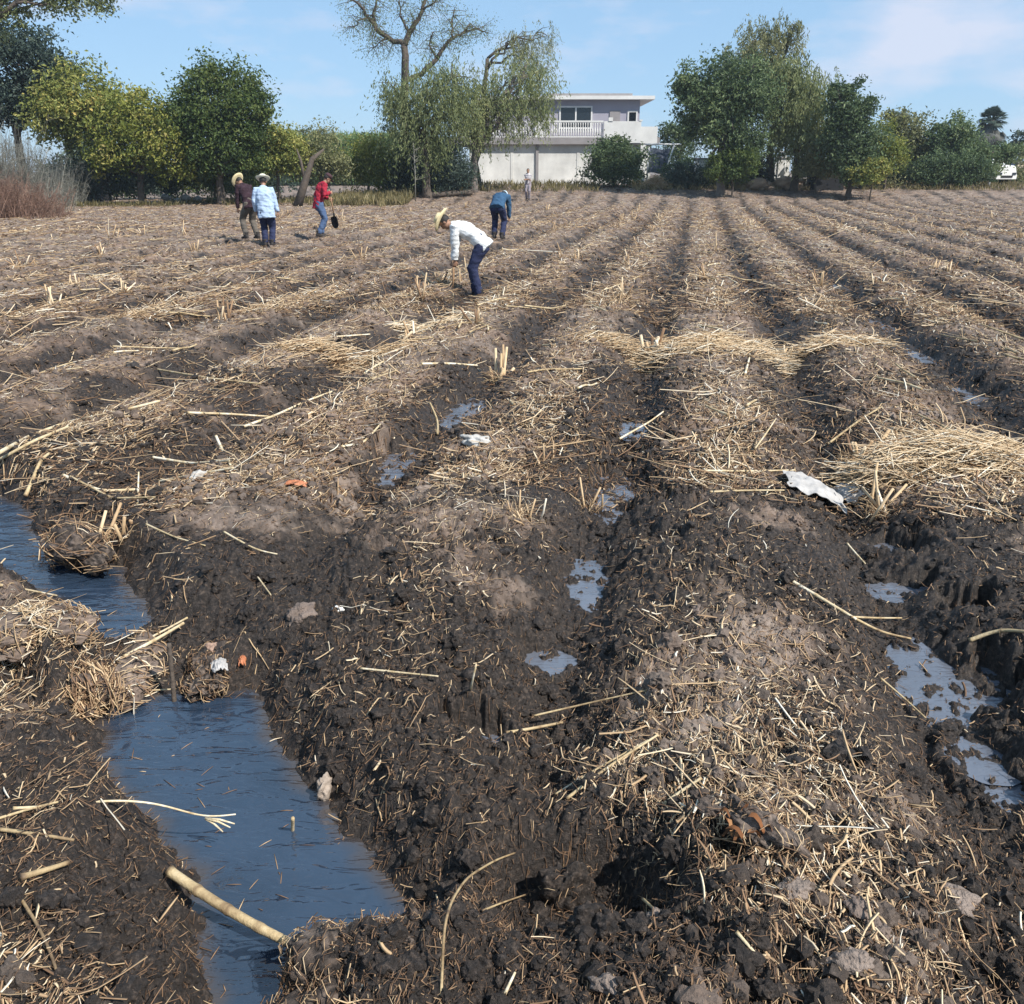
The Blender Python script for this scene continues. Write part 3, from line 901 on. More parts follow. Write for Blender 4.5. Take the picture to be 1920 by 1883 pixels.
# --- weeping trees in front of the house
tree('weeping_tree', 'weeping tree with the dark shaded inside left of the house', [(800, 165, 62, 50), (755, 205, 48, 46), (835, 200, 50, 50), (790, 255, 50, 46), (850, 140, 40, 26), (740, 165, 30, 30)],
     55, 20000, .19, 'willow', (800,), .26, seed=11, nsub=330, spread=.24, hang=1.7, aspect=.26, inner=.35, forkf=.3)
tree('feathery_tree', 'light green feathery tree overhanging the left of the house balcony', [(875, 195, 44, 50), (885, 245, 40, 36), (935, 228, 46, 24), (950, 160, 66, 46), (1000, 150, 40, 42), (900, 190, 46, 44), (960, 205, 56, 30), (990, 120, 40, 24), (1010, 195, 26, 34)],
     57.5, 17000, .19, 'willow', (885,), .24, seed=12, nsub=300, spread=.25, hang=1.4, aspect=.26, inner=.4, base_t=.62, forkf=.36, bark='bark_grey')
tree('shadow_shrub', 'dark green shrub at the foot of the feathery tree', [(850, 320, 30, 30), (830, 335, 34, 22), (868, 332, 22, 22), (838, 298, 22, 22)], 56, 7500, .13, 'blue', (858,), .08, seed=13, cat='shrub', nsub=100, base_t=.55)
tree('hanging_shrub', 'black green growth under the weeping tree', [(780, 300, 34, 44), (820, 290, 30, 44), (750, 325, 34, 24), (795, 335, 40, 18)], 56.5, 9000, .15, 'blue', (790,), .1, seed=14, cat='shrub', nsub=110, base_t=.35)

# tall bare limbed tree rising behind the weeping tree
Yb = 58.5
def fp(px, py, dy=0.0):
    X, z = far(px, py, Yb + dy); return (X, Yb + dy, z)
X0, _ = far(760, 340, Yb); g = gz(X0, Yb); org = np.array([X0, Yb, g])
root = thing('bare_tree', tuple(org), 'tall nearly leafless tree with forked dark limbs against the sky', 'tree')
tb = MB()
S_ = pxm(Yb)
limbs = [([(762, 345), (759, 260), (758, 180), (760, 110), (758, 85)], 9, 6), ([(758, 85), (730, 72), (705, 55), (692, 35), (676, 12), (660, -4)], 5, 1.6), ([(758, 88), (768, 60), (780, 42), (792, 20), (797, -10)], 5.5, 2.5),
         ([(705, 55), (699, 30), (706, 0), (700, -40)], 3, 1), ([(797, -10), (800, -60), (812, -110)], 2.5, .8), ([(820, 110), (832, 90), (850, 72), (868, 62), (882, 44)], 4, 1.2), ([(760, 150), (790, 140), (820, 110)], 5, 4),
         ([(850, 72), (846, 45), (852, 20)], 2.2, .7), ([(768, 60), (750, 30), (748, -10)], 2.6, .8), ([(820, 110), (805, 85), (812, 60)], 2.4, .8), ([(730, 72), (716, 76), (700, 90)], 2, .6), ([(868, 62), (892, 52), (905, 60)], 1.6, .5), ([(692, 35), (672, 38), (664, 50)], 1.8, .5), ([(792, 20), (815, 5), (830, -20)], 2, .6)]
rs = np.random.RandomState(4)
tips = []
for P, ra, rb in limbs:
    pts = np.array([fp(a, b, .25 * math.sin(a * .09 + b * .05)) for a, b in P]) - org
    # subdivide with a wobble
    q = []
    for i in range(len(pts) - 1):
        for tt in (0, .33, .66): q.append(pts[i] * (1 - tt) + pts[i + 1] * tt + (rs.randn(3) * .04 if tt else 0))
    q.append(pts[-1]); q = np.array(q)
    tb.tube(q, np.linspace(ra, rb, len(q)) / S_, 7)
    if rb < 3:
        for j in range(2, len(q)):
            for _ in range(4):
                d = unit(rs.randn(3) * (1, .7, .8) + (0, 0, -.1))
                L = .35 + .9 * rs.rand()
                e = q[j] + d * L
                tb.tube([q[j], q[j] + d * L * .5 + rs.randn(3) * .06, e + (0, 0, -.12)], [.020, .014, .006], 4, cap=False)
                tips.append(e); tips.append(q[j] + d * L * .6)
tb.build('trunk', M['bark'], root)
tips = np.array(tips)
C = np.repeat(tips, 12, 0) + rs.randn(len(tips) * 12, 3) * (.26, .26, .30) - (0, 0, .15)
T = unit(rs.randn(len(C), 3) * .6 + (0, 0, -.8)); Nn = unit(np.cross(T, rs.randn(len(C), 3)))
mb = MB(); L = .07 + .08 * rs.rand(len(C)); leaf_quads(mb, C, Nn, T, L, L * .35, np.clip(.45 + .15 * rs.randn(len(C)), 0, 1))
mb.build('crown', M['leaf_willow'], root, False)
# wispy top of the feathery tree (right of the bare limbs)
tree('wispy_tree', 'thin wispy treetop rising above the feathery tree', [(990, 85, 40, 30), (965, 70, 26, 22), (1020, 75, 26, 22), (985, 110, 34, 24)], 60, 5200, .15, 'olive', (900,), .16, seed=15, nsub=130, spread=.3, hang=.8, aspect=.22, inner=.2, forkf=.5)

# --- bush in front of the house
tree('round_bush', 'round dark green bush standing in front of the white house wall', [(1150, 292, 40, 30), (1128, 315, 34, 26), (1175, 310, 34, 30), (1150, 325, 46, 22), (1160, 270, 24, 14)], 60.5, 12000, .17, 'dark', (1150,), .12, seed=16, cat='bush', nsub=150, spread=.26)

# --- right group
tree('broadleaf_tree', 'broad dark green tree with tangled grey limbs right of the house', [(1345, 170, 66, 48), (1300, 190, 40, 48), (1385, 195, 56, 60), (1330, 235, 50, 40), (1395, 250, 46, 46), (1410, 160, 40, 40), (1290, 150, 24, 24)],
     56, 22000, .21, 'dark', (1352,), .26, seed=17, nsub=280, spread=.24, inner=.45, bark='bark_grey', forkf=.2, base_t=.55)
tree('airy_tree', 'airy olive treetop, highest of the right hand group', [(1425, 80, 46, 34), (1400, 115, 46, 40), (1465, 70, 32, 36), (1450, 125, 44, 36), (1380, 145, 36, 30), (1490, 60, 16, 24)],
     60, 13000, .2, 'olive', (1440,), .24, seed=18, nsub=260, spread=.27, hang=.9, aspect=.28, inner=.4, base_t=.5, forkf=.5)
tree('willow_tree', 'light green drooping willow in the middle of the right hand group', [(1495, 160, 56, 40), (1520, 205, 54, 46), (1470, 200, 44, 44), (1500, 250, 56, 40), (1545, 240, 36, 40), (1480, 130, 40, 24)],
     58, 25000, .21, 'willow', (1490,), .24, seed=19, nsub=300, spread=.24, hang=1.5, aspect=.27, inner=.4, base_t=.55, forkf=.3)
tree('column_tree', 'narrow dark tree with upright tips right of the drooping willow', [(1585, 200, 34, 40), (1575, 260, 30, 50), (1610, 225, 28, 40), (1600, 280, 42, 46), (1625, 195, 12, 16), (1570, 170, 16, 18), (1600, 315, 40, 24)], 55, 15000, .2, 'dark', (1595,), .18, seed=20, nsub=200, spread=.26, base_t=.48)
tree('bright_shrub', 'bright yellow green shrub at the foot of the narrow tree', [(1635, 322, 28, 16), (1650, 310, 18, 14), (1618, 330, 22, 12)], 54, 4500, .17, 'mango', (1635,), .06, seed=21, cat='shrub', nsub=60, base_t=.55)
tree('yellow_shrub', 'yellow green bush right of the narrow tree', [(1660, 270, 26, 34), (1650, 295, 26, 26), (1675, 295, 24, 30)], 59, 5500, .17, 'yellow', (1660,), .08, seed=22, cat='bush', nsub=90, base_t=.45)
tree('rusty_tree', 'small tree with rust tinted top on the right', [(1700, 240, 32, 34), (1720, 270, 34, 36), (1690, 290, 34, 34), (1725, 300, 30, 30), (1685, 225, 20, 18)], 63, 9000, .2, 'olive', (1705,), .15, seed=23, nsub=130, base_t=.5)
tree('low_tree', 'grey green spreading tree below the palm', [(1790, 250, 34, 28), (1775, 280, 36, 32), (1815, 280, 40, 30), (1850, 302, 40, 18), (1760, 255, 18, 18), (1885, 285, 26, 18)], 62, 12000, .2, 'dark', (1800,), .16, seed=24, nsub=160, base_t=.6)
tree('hedge_bush', 'dark hedge bush along the field edge at the right', [(1770, 318, 36, 24), (1810, 318, 36, 26), (1740, 320, 26, 20), (1845, 322, 22, 18)], 59.5, 9000, .17, 'dark', (1790,), .07, seed=25, cat='bush', nsub=110, base_t=.5)
tree('distant_tree', 'dark distant tree cut off by the right edge of the picture', [(1918, 262, 16, 18), (1940, 280, 30, 26)], 80, 2500, .25, 'blue', (1925,), .15, seed=26, nsub=50)
tree('far_tree', 'small dull tree far behind the right side of the house', [(1262, 250, 24, 16), (1285, 245, 24, 22), (1275, 285, 30, 30)], 75, 5000, .2, 'dark', (1275,), .13, seed=27, nsub=80, base_t=.5)
tree('gate_shrub', 'leafy green shrub under the broad tree trunk', [(1370, 300, 22, 22), (1350, 315, 26, 20), (1400, 300, 20, 24), (1385, 325, 26, 12)], 55, 5000, .16, 'green', (1375,), .06, seed=28, cat='shrub', nsub=70, base_t=.4)
tree('pale_shrub', 'pale grey green shrub at the foot of the willow', [(1530, 300, 26, 26), (1550, 320, 24, 18), (1510, 320, 18, 18)], 57, 4500, .16, 'olive', (1530,), .06, seed=29, cat='shrub', nsub=70, base_t=.6)

# shrubs that close the gaps low down behind the front row
rs = np.random.RandomState(91)
for i, px in enumerate([110, 160, 215, 270, 330, 395, 450, 500, 770, 830, 1275, 1288, 1345, 1365, 1390, 1412, 1425, 1545, 1565, 1580, 1590, 1625, 1605, 1640, 1680, 1725, 1765, 1810, 1850, 1905]):
    Yg = (58 if px < 900 else 59 if px in (1288, 1365, 1412, 1545, 1580, 1625) else 64) + 2 * rs.rand(); hgt = 22 + 20 * rs.rand() - 8 * (520 < px < 860)
    tree('gap_shrub', 'dull green shrub behind the front row closing a low gap between the trees', [(px, 338 - hgt * .6, 34, hgt * .8), (px + 14, 345, 34, 22), (px - 16, 342, 30, 26)], Yg, 2600, .2, ['dark', 'olive', 'dark', 'blue'][i % 4], (px,), .05, seed=500 + i, cat='shrub', nsub=46, group='shrubs behind the front trees')
# palm
Yp = 88
X0, zt = far(1860, 226, Yp); g = gz(X0, Yp)
root = thing('palm_tree', (X0, Yp, g), 'fan palm with a shaggy skirt rising above the low trees', 'palm tree')
hc = zt - g
tb = MB(); zs = np.linspace(-.3, hc, 14); tb.tube(np.stack([.06 * np.sin(zs), 0 * zs, zs], 1), np.linspace(.34, .24, 14) * (1 + .06 * (np.arange(14) % 2)), 10)
tb.build('trunk', M['bark_grey'], root)
rs = np.random.RandomState(8)
def fronds(n, e0, e1, L0, L1, tint):
    mb = MB()
    for _ in range(n):
        az = rs.rand() * 6.283; el = e0 + (e1 - e0) * rs.rand()
        d = np.array([math.cos(az) * math.cos(el), math.sin(az) * math.cos(el), math.sin(el)]); L = L0 + (L1 - L0) * rs.rand()
        p0 = np.array([0, 0, hc]); p1 = p0 + d * L * .55
        mb.tube([p0, p0 + d * L * .3, p1], [.03, .025, .02], 4, tint)
        s = unit(np.cross(d, (0, 0, 1))); up = unit(np.cross(s, d))
        for k in range(15):
            a = (k / 14 - .5) * 2.5
            dd = unit(d * math.cos(a) + s * math.sin(a)); Lb = L * .5 * (1 - .12 * abs(a))
            w = s * math.cos(a) - d * math.sin(a)
            e = p1 + dd * Lb - np.array([0, 0, .22 * Lb]); mid = p1 + dd * Lb * .55
            mb.add([p1, mid + w * .05 + up * .02, e, mid - w * .05 + up * .02], [(0, 1, 2, 3)], None, np.clip(tint + .12 * rs.randn(), 0, 1))
    return mb
fronds(80, -.75, 1.45, 1.05, 1.45, .5).build('crown', M['leaf_blue'], root, False)
fronds(90, -1.52, -.75, 1.4, 2.6, .08).build('dry_skirt', M['leaf_grey'], root, False)

# --- dry brush at the left edge
def brush(name, label, cat, px0, px1, py_top, Y, n, kind, lean=.25, seed=0, thick=.012, hgt=None):
    rs = np.random.RandomState(seed + 50)
    X0, zt = far(px0, py_top, Y); X1, _ = far(px1, py_top, Y)
    xc = (X0 + X1) / 2; g = gz(xc, Y); top = hgt or (zt - g); hw = (X1 - X0) / 2
    mb = MB()
    bx = xc + hw * np.clip(rs.randn(n) * .5, -1.05, 1.05); by = Y + rs.randn(n) * .8
    for i in range(n):
        q = (bx[i] - xc) / hw
        L = top * math.sqrt(max(.05, 1 - q * q * .85)) * (.45 + .6 * rs.rand())
        d = unit(np.array([rs.randn() * lean + q * .25, rs.randn() * lean, 1.0])); p = np.array([bx[i], by[i], gz(bx[i], by[i]) - .05])
        b = rs.randn(3) * .12 * L
        P = [p, p + d * L * .5 + b * .4, p + d * L + b]
        t0 = np.clip(.5 + .2 * rs.randn(), 0, 1)
        mb.tube(P, [thick, thick * .8, thick * .3], 4, t0, cap=False)
        for _ in range(7):
            f = .3 + .7 * rs.rand(); s = p + d * L * f + b * f * f; dd = unit(d * .6 + rs.randn(3) * .6); l2 = L * .22 * (.4 + rs.rand())
            mb.tube([s, s + dd * l2 * .6, s + dd * l2 + (0, 0, -.1 * l2)], [thick * .5, thick * .4, thick * .25], 3, np.clip(t0 + .15 * rs.randn(), 0, 1), cap=False)
    root = thing(name, (xc, Y, g), label, cat)
    org = np.array([xc, Y, g]); mb.V = [v - org for v in mb.V]
    mb.build('twigs', M['leaf_' + kind], root)
    return root
brush('grey_brush', 'grey leafless thicket standing at the left edge of the field', 'brush', -170, 84, 240, 41, 1000, 'grey', .14, 1, .012)
brush('brown_brush', 'reddish brown heap of dry brush at the left edge in front of the grey thicket', 'brush', -200, 104, 326, 37.5, 1700, 'dry', .42, 2, .010)
brush('thorn_brush', 'greyish thorny shrub under the yellow green tree', 'brush', 84, 132, 285, 50, 240, 'grey', .22, 3, .011)

# green cane field in the distance, grass along the edge
rs = np.random.RandomState(21)
n = 9000
X0, _ = far(470, 245, 120); X1, _ = far(790, 245, 120)
x = X0 + (X1 - X0) * rs.rand(n); y = 112 + 40 * rs.rand(n); zt = far(600, 250, 120)[1]
g0 = height(x, y); hb = (zt - g0) * (.85 + .2 * rs.rand(n))
mb = MB()
C = np.stack([x, y, g0 + hb * .5], 1); T = unit(np.stack([rs.randn(n) * .12, rs.randn(n) * .12, np.ones(n)], 1)); Nn = unit(np.cross(T, rs.randn(n, 3)))
leaf_quads(mb, C, Nn, T, hb, .35 + 0 * hb, np.clip(.5 + .15 * rs.randn(n), 0, 1), .1)
C2 = np.stack([x, y, g0 + hb * (.75 + .2 * rs.rand(n))], 1); T2 = unit(rs.randn(n, 3) + (0, 0, .6)); N2 = unit(np.cross(T2, rs.randn(n, 3)))
leaf_quads(mb, C2, N2, T2, 1.2 + 0 * hb, .22 + 0 * hb, np.clip(.6 + .15 * rs.randn(n), 0, 1), .1)
tag(mb.build('cane_field', M['leaf_cane'], None, False), 'pale green standing cane field far behind the bushes', 'cane field', kind='stuff')


def grass(px0, px1, py, Y, dY, n, h, seed, tint=.5):
    rs = np.random.RandomState(seed)
    X0, _ = far(px0, py, Y); X1, _ = far(px1, py, Y)
    x = X0 + (X1 - X0) * rs.rand(n); y = Y + dY * (rs.rand(n) - .5)
    k = rs.rand(n) < .35 + .9 * fbm(x * 1.2, y * 1.2, 2); x, y = x[k], y[k]; n = len(x)
    L = h * (.4 + .8 * rs.rand(n)); T = unit(np.stack([rs.randn(n) * .4, rs.randn(n) * .4, np.ones(n)], 1)); Nn = unit(np.cross(T, rs.randn(n, 3)))
    C = np.stack([x, y, height(x, y)], 1) + T * L[:, None] * .48
    return C, Nn, T, L, np.clip(tint + .2 * rs.randn(n), 0, 1)
mb = MB()
for a in ((620, 770, 355, 53, 6, 9000, .55, 1, .55), (330, 640, 362, 54, 5, 4000, .35, 2, .4), (770, 1120, 345, 60, 5, 5000, .4, 3, .45), (1180, 1500, 340, 60.5, 5, 4500, .4, 4, .7), (1600, 2000, 340, 60, 4, 5000, .35, 5, .6), (100, 330, 372, 50, 3, 2500, .3, 6, .3)):
    C, Nn, T, L, tt = grass(*a); leaf_quads(mb, C, Nn, T, L, .05 + .03 * L, tt, .1)
tag(mb.build('edge_grass', M['leaf_grass'], None, False), 'yellowing grass along the far edge of the field', 'grass', kind='stuff')

# slender dry stalk plant before the weeping tree
Yq = 53.5; X0, zt = far(775, 268, Yq); g = gz(X0, Yq)
mb = MB(); hh = zt - g
mb.tube([(0, 0, -.1), (.04, 0, hh * .5), (0, .05, hh)], [.035, .03, .015], 6, .7)
rs = np.random.RandomState(5)
for i in range(26):
    zz = hh * (.35 + .65 * rs.rand()); d = unit(np.array([rs.randn(), rs.randn(), .6])); L = .2 + .45 * rs.rand()
    mb.tube([(0.02, 0, zz), np.array((0.02, 0, zz)) + d * L], [.014, .006], 4, .7, cap=False)
t = thing('dry_sapling', (X0, Yq, g), 'slender pale leafless sapling standing before the weeping tree', 'sapling')
mb.build('stem', M['leaf_grey'], t)

# fallen log, rubble, straw piles along the far edge
def log(px0, py0, px1, py1, Y, r, label, name='log'):
    X0, _ = far(px0, py0, Y); X1, _ = far(px1, py1, Y + .8)
    xs = np.linspace(X0, X1, 8); ys = np.linspace(Y, Y + .8, 8)
    P = np.stack([xs, ys, height(xs, ys) + r * .8], 1); P[:, 2] = P[:, 2].mean() * .6 + P[:, 2] * .4 + np.linspace(.0, .12, 8)
    mb = MB(); mb.tube(P, r * (1 + .12 * np.sin(np.arange(8) * 2.1)), 9)
    o = mb.build(name, M['bark'], origin=tuple(P[0])); return tag(o, label, 'log')
log(800, 352, 885, 366, 55, .14, 'dark fallen log lying on the field edge below the weeping tree')


def boulder(name, label, cat, c, r, mat, seed, squash=(1, 1, .7), sub=3, rough=.22, sink=.3, group=None):
    rs = np.random.RandomState(seed)
    V, F = ico(sub)
    o = rs.rand(3) * 50
    dsp = 1 + rough * (perlin(V[:, 0] * 1.3 + o[0], V[:, 1] * 1.3 + V[:, 2] * 1.1 + o[1]) * 1.6 + perlin(V[:, 0] * 3 + V[:, 2] * 2.3 + o[1], V[:, 1] * 3 + o[2]) * .7 + .35 * perlin(V[:, 0] * 8 + o[2] + V[:, 2] * 6, V[:, 1] * 8))
    V = V * dsp[:, None] * r * np.array(squash)
    a = rs.rand() * 6.28; V = V @ np.array([[math.cos(a), math.sin(a), 0], [-math.sin(a), math.cos(a), 0], [0, 0, 1]])
    ob = link_mesh(name, V, None, F, mat, None, True, {'tint': np.full(len(V), .5), 'moist_shade': np.full(len(V), .3)})
    ob.location = (c[0], c[1], c[2] + r * squash[2] * (1 - 2 * sink) * .9)
    tag(ob, label, cat, group); return ob
M['rubble'] = mat_simple('rubble', (.42, .40, .37), .9, .3, 5, .5, 30)
rs = np.random.RandomState(31)
X0, _ = far(338, 355, 54)
for i in range(9):
    x, y = X0 + rs.randn() * .5, 54 + rs.randn() * .4
    boulder('rubble_stone', 'pale grey rubble stone in the small pile below the domed tree', 'stone', (x, y, gz(x, y) + (.22 if i > 5 else 0)), .22 + .12 * rs.rand(), M['rubble'], 300 + i, sink=.25, sub=2, group='rubble stones below the domed tree')
M['earth'] = mat_simple('earth', (.36, .26, .185), .95, .35, 3, .8, 14)
for i, (px, rx, h_) in enumerate([(1420, 36, .5), (1480, 40, .6), (1545, 34, .45), (1595, 30, .35)]):
    X0, _ = far(px, 345, 59.3); s = pxm(59)
    boulder('earth_mound', ['tan earth mound left of the willow foot', 'highest tan earth mound below the willow', 'tan earth mound below the dark opening beside the narrow tree', 'low tan earth mound in front of the narrow tree'][i], 'earth mound', (X0, 59.3 + .2 * i, gz(X0, 59.3)), rx / s, M['earth'], 320 + i, (1, .7, h_ * s / rx * .8), 4, .3, .3)


def straw_pile(name, label, c, r, hgt, n, L, w, seed, tint=.65, cat='straw pile', mat='straw', flat=.25, ax=None):
    rs = np.random.RandomState(seed); mb = MB()
    for i in range(n):
        a = rs.rand() * 6.28; q = math.sqrt(rs.rand()); p = np.array([math.cos(a) * q * r[0], math.sin(a) * q * r[1], 0])
        zz = hgt * (1 - q * q) * (.3 + .7 * rs.rand())
        d = rs.randn(3) * (1, 1, flat)
        if ax is not None: d = d * .5 + np.array(ax) * (1 if rs.rand() < .5 else -1)
        d = unit(d); l = L * (.4 + .9 * rs.rand()); b = unit(rs.randn(3)) * l * .16
        base = gz(c[0] + p[0], c[1] + p[1]) - c[2] if n < 900 else 0
        P = [p + (0, 0, base + zz) - d * l / 2, p + (0, 0, base + zz) + b, p + (0, 0, base + zz) + d * l / 2]
        mb.tube(P, [w, w * 1.1, w * .5], 3, np.clip(tint + .18 * rs.randn(), 0, 1), cap=False, flat=.6)
    o = mb.build(name, M[mat]); o.location = tuple(c); tag(o, label, cat); return o
X0, _ = far(1230, 338, 59.5)
straw_pile('straw_pile', 'tan pile of cut straw beside the round bush', (X0, 59.5, gz(X0, 59.5)), (.75, .6), .75, 1000, .7, .014, 40)

# ------------------------------------------------------------------ house
M['white'] = mat_simple('white_paint', (.66, .65, .63), .7, .12, 1.2, .15, 30)
M['white_wall'] = mat_simple('white_wall', (.64, .63, .60), .85, .26, .8, .25, 25)
M['lilac'] = mat_simple('grey_plaster', (.33, .315, .37), .85, .08, 1.0, .15, 25)
M['concrete'] = mat_simple('concrete', (.27, .25, .25), .9, .15, 2.0, .3, 30)
M['glass'] = mat_simple('dark_glass', (.012, .016, .022), .08, .1, 1, 0, 1, 0, .6)
M['bluegrey'] = mat_simple('blue_cloth', (.075, .088, .12), .8, .2, 3, .2, 20)
M['red_wall'] = mat_simple('red_wall', (.32, .09, .07), .85, .15, 3, .2, 20)
Yh = 66.0
hs = pxm(Yh)
HX, HZ0 = far(1010, 340, Yh)
gH = gz(HX, Yh)
house = thing('house', (HX, Yh, gH), 'two storey house with grey upper floor, flat roof and white balcony', 'house')
def hx(px): return far(px, 260, Yh)[0] - HX
def hz(py): return far(1000, py, Yh)[1] - gH
def part(name, boxes, mat, parent=house, **kw):
    mb = MB()
    for b in boxes: mb.box(*b)
    return mb.build(name, M[mat], parent, False)
zs0, zs1, zr0, zr1 = hz(271), hz(258), hz(184), hz(177)
# ground floor, with its shallow pilasters
part('ground_floor_wall', [(hx(880), hx(1222), .0, 8, -.5, zs0)] + [(hx(p) - .09, hx(p) + .09, -.025, 0, -.4, zs0 - .01) for p in (960, 1085)], 'white_wall')
part('downpipe', [(hx(1005), hx(1010), -.10, -.03, -.3, zs0 - .02)], 'concrete')
part('floor_slab', [(hx(835), hx(1236), -.32, 8.1, zs0, zs1)], 'concrete')
part('upper_wall', [(hx(905), hx(1203), 1.6, 7.6, zs1, zr0)], 'lilac')
roof = part('roof', [(hx(890), hx(1229), 1.12, 8.4, zr0, zr1)], 'white')
part('parapet', [(hx(1030), hx(1190), 2.2, 7.0, zr1, zr1 + .22)], 'concrete', roof)
# windows
def window(px0, px1, py0, py1, panes, y=1.6):
    x0, x1 = hx(px0), hx(px1); z0, z1 = hz(py1), hz(py0); f = .10
    b = [(x0, x1, y - .06, y + .05, z1 - f, z1), (x0, x1, y - .06, y + .05, z0, z0 + f)]
    b += [(x0, x0 + f, y - .06, y + .05, z0 + f, z1 - f), (x1 - f, x1, y - .06, y + .05, z0 + f, z1 - f)]
    for i in range(1, panes):
        xm = x0 + (x1 - x0) * i / panes; b.append((xm - f / 2, xm + f / 2, y - .06, y + .05, z0 + f, z1 - f))
    w = part('window', b, 'white')
    for i in range(panes):
        xa = x0 + (x1 - x0) * i / panes; xb = x0 + (x1 - x0) * (i + 1) / panes
        part('pane', [(xa + .02, xb - .02, y - .02, y + .03, z0 + .02, z1 - .02)], 'glass', w)
window(1050, 1113, 196, 240, 2)
window(1180, 1199, 205, 240, 1)
d_ = part('door', [(hx(1146), hx(1166), 1.54, 1.62, zs1 + .01, hz(205))], 'concrete')
part('handle', [(hx(1149), hx(1150.5), 1.50, 1.54, zs1 + 1.0, zs1 + 1.12)], 'white', d_)
# balcony: balustrade, posts, solid white parapet on the right
rail = part('balustrade', [(hx(1023), hx(1130), -.24, -.12, hz(230), hz(226.5))] + [(hx(1023), hx(1130), -.22, -.14, zs1, zs1 + .06)], 'white')
for i in range(24):
    x = hx(1025) + (hx(1128) - hx(1025)) * i / 23
    mb = MB(); zz = np.linspace(zs1 + .06, hz(230), 9); mb.tube(np.stack([0 * zz + x, 0 * zz - .18, zz], 1), [.045, .03, .05, .065, .055, .035, .03, .045, .045], 7, up=(0, 1, 0))
    mb.build('baluster', M['white'], rail)
part('balcony_post', [(hx(1003), hx(1022), -.29, -.06, zs1, hz(224))], 'white')
part('balcony_wall', [(hx(1131), hx(1200), -.36, -.10, zs1 - .35, hz(228)), (hx(1139), hx(1147), -.40, -.06, hz(228), hz(221)), (hx(1200), hx(1231), -.34, -.1, zs1 - .38, hz(238)), (hx(1225), hx(1231), -.1, 3, zs1 - .38, hz(238)), (hx(1196), hx(1202), -.38, -.08, hz(228), hz(225))], 'white')
rail2 = part('side_balustrade', [(hx(850), hx(1003), -.24, -.12, hz(232), hz(228)), (hx(850), hx(1003), -.22, -.14, zs1, zs1 + .06)], 'white')
for i in range(30):
    x = hx(853) + (hx(1001) - hx(853)) * i / 29
    mb = MB(); zz = np.linspace(zs1 + .06, hz(232), 5); mb.tube(np.stack([0 * zz + x, 0 * zz - .18, zz], 1), [.045, .06, .05, .03, .045], 6, up=(0, 1, 0))
    mb.build('baluster', M['white'], rail2)
part('column', [(hx(1201), hx(1211), -.30, -.06, -.4, zs0)], 'white')
part('column', [(hx(846), hx(853), -.30, -.06, -.4, zs0)], 'concrete')

# lean-to with a slate blue cloth beside the house
X0, _ = far(1240, 305, 64.5); g = gz(X0, 64.5)
t = thing('awning', (X0, 64.5, g), 'slate blue cloth awning on slanting white poles right of the house', 'awning')
def lx(px): return far(px, 300, 64.5)[0] - X0
def lz(py): return far(1240, py, 64.5)[1] - g
mb = MB()
gx, gy = np.meshgrid(np.linspace(0, 1, 14), np.linspace(0, 1, 10))
Vc = np.stack([lx(1216) + (lx(1257) - lx(1216)) * gx - .25 * gx * (1 - gy), .15 * np.sin(gx * 9) * .4 + gy * .3, lz(325) + (lz(279) - lz(325)) * gy + .05 * np.sin(gx * 7)], -1).reshape(-1, 3)
i_ = np.arange(140).reshape(10, 14); qd = np.stack([i_[:-1, :-1], i_[:-1, 1:], i_[1:, 1:], i_[1:, :-1]], -1).reshape(-1, 4)
mb.add(Vc, qd); mb.add(Vc + (0, .02, 0), qd[:, ::-1])
mb.build('cloth', M['bluegrey'], t)
for a, b in (((1262, 272), (1243, 338)), ((1215, 276), (1214, 338))):
    mb = MB(); mb.tube([(lx(a[0]), -.1, lz(a[1])), (lx(b[0]), -.1, lz(b[1]) - .2)], [.05, .05], 8); mb.build('pole', M['white'], t)
mb = MB(); mb.tube([(lx(1208), -.12, lz(271)), (lx(1275), -.12, lz(271))], [.05, .05], 8); mb.build('beam', M['white'], t)

# white walls and gate behind the right trees
def wall(px0, px1, py0, Y, label, name='garden_wall', mat='white_wall', cap=True):
    X0, z1 = far(px0, py0, Y); X1, _ = far(px1, py0, Y); g = gz((X0 + X1) / 2, Y)
    t = thing(name, ((X0 + X1) / 2, Y, g), label, 'wall')
    w = (X1 - X0) / 2; h = z1 - g
    mb = MB(); mb.box(-w, w, 0, .2, -.4, h); mb.build('panel', M[mat], t, False)
    if cap:
        mb = MB(); mb.box(-w - .05, w + .05, -.06, .26, h, h + .09); mb.build('coping', M['concrete'], t, False)
wall(1304, 1336, 299, 61, 'short white wall piece behind the broad tree trunk')
wall(1455, 1482, 297, 61.5, 'bright white wall piece seen through the willow trunks')
X0, _ = far(1495, 300, 61); g = gz(X0, 61)
for i, px in enumerate((1430, 1446, 1495, 1521)):
    X0, zt = far(px, 294 + 4 * (i % 2), 61); g = gz(X0, 61)
    mb = MB(); mb.tube([(0, 0, -.3), (0, 0, zt - g)], [.10, .09], 8); mb.box(-.13, .13, -.13, .13, zt - g, zt - g + .06)
    o = mb.build('gate_post', M['white_wall']); o.location = (X0, 61, g)
    tag(o, ['slim white post left of the white wall piece', 'white post touching the left of the bright wall piece', 'white post just right of the bright wall piece', 'white post nearest the dark opening'][i], 'post')
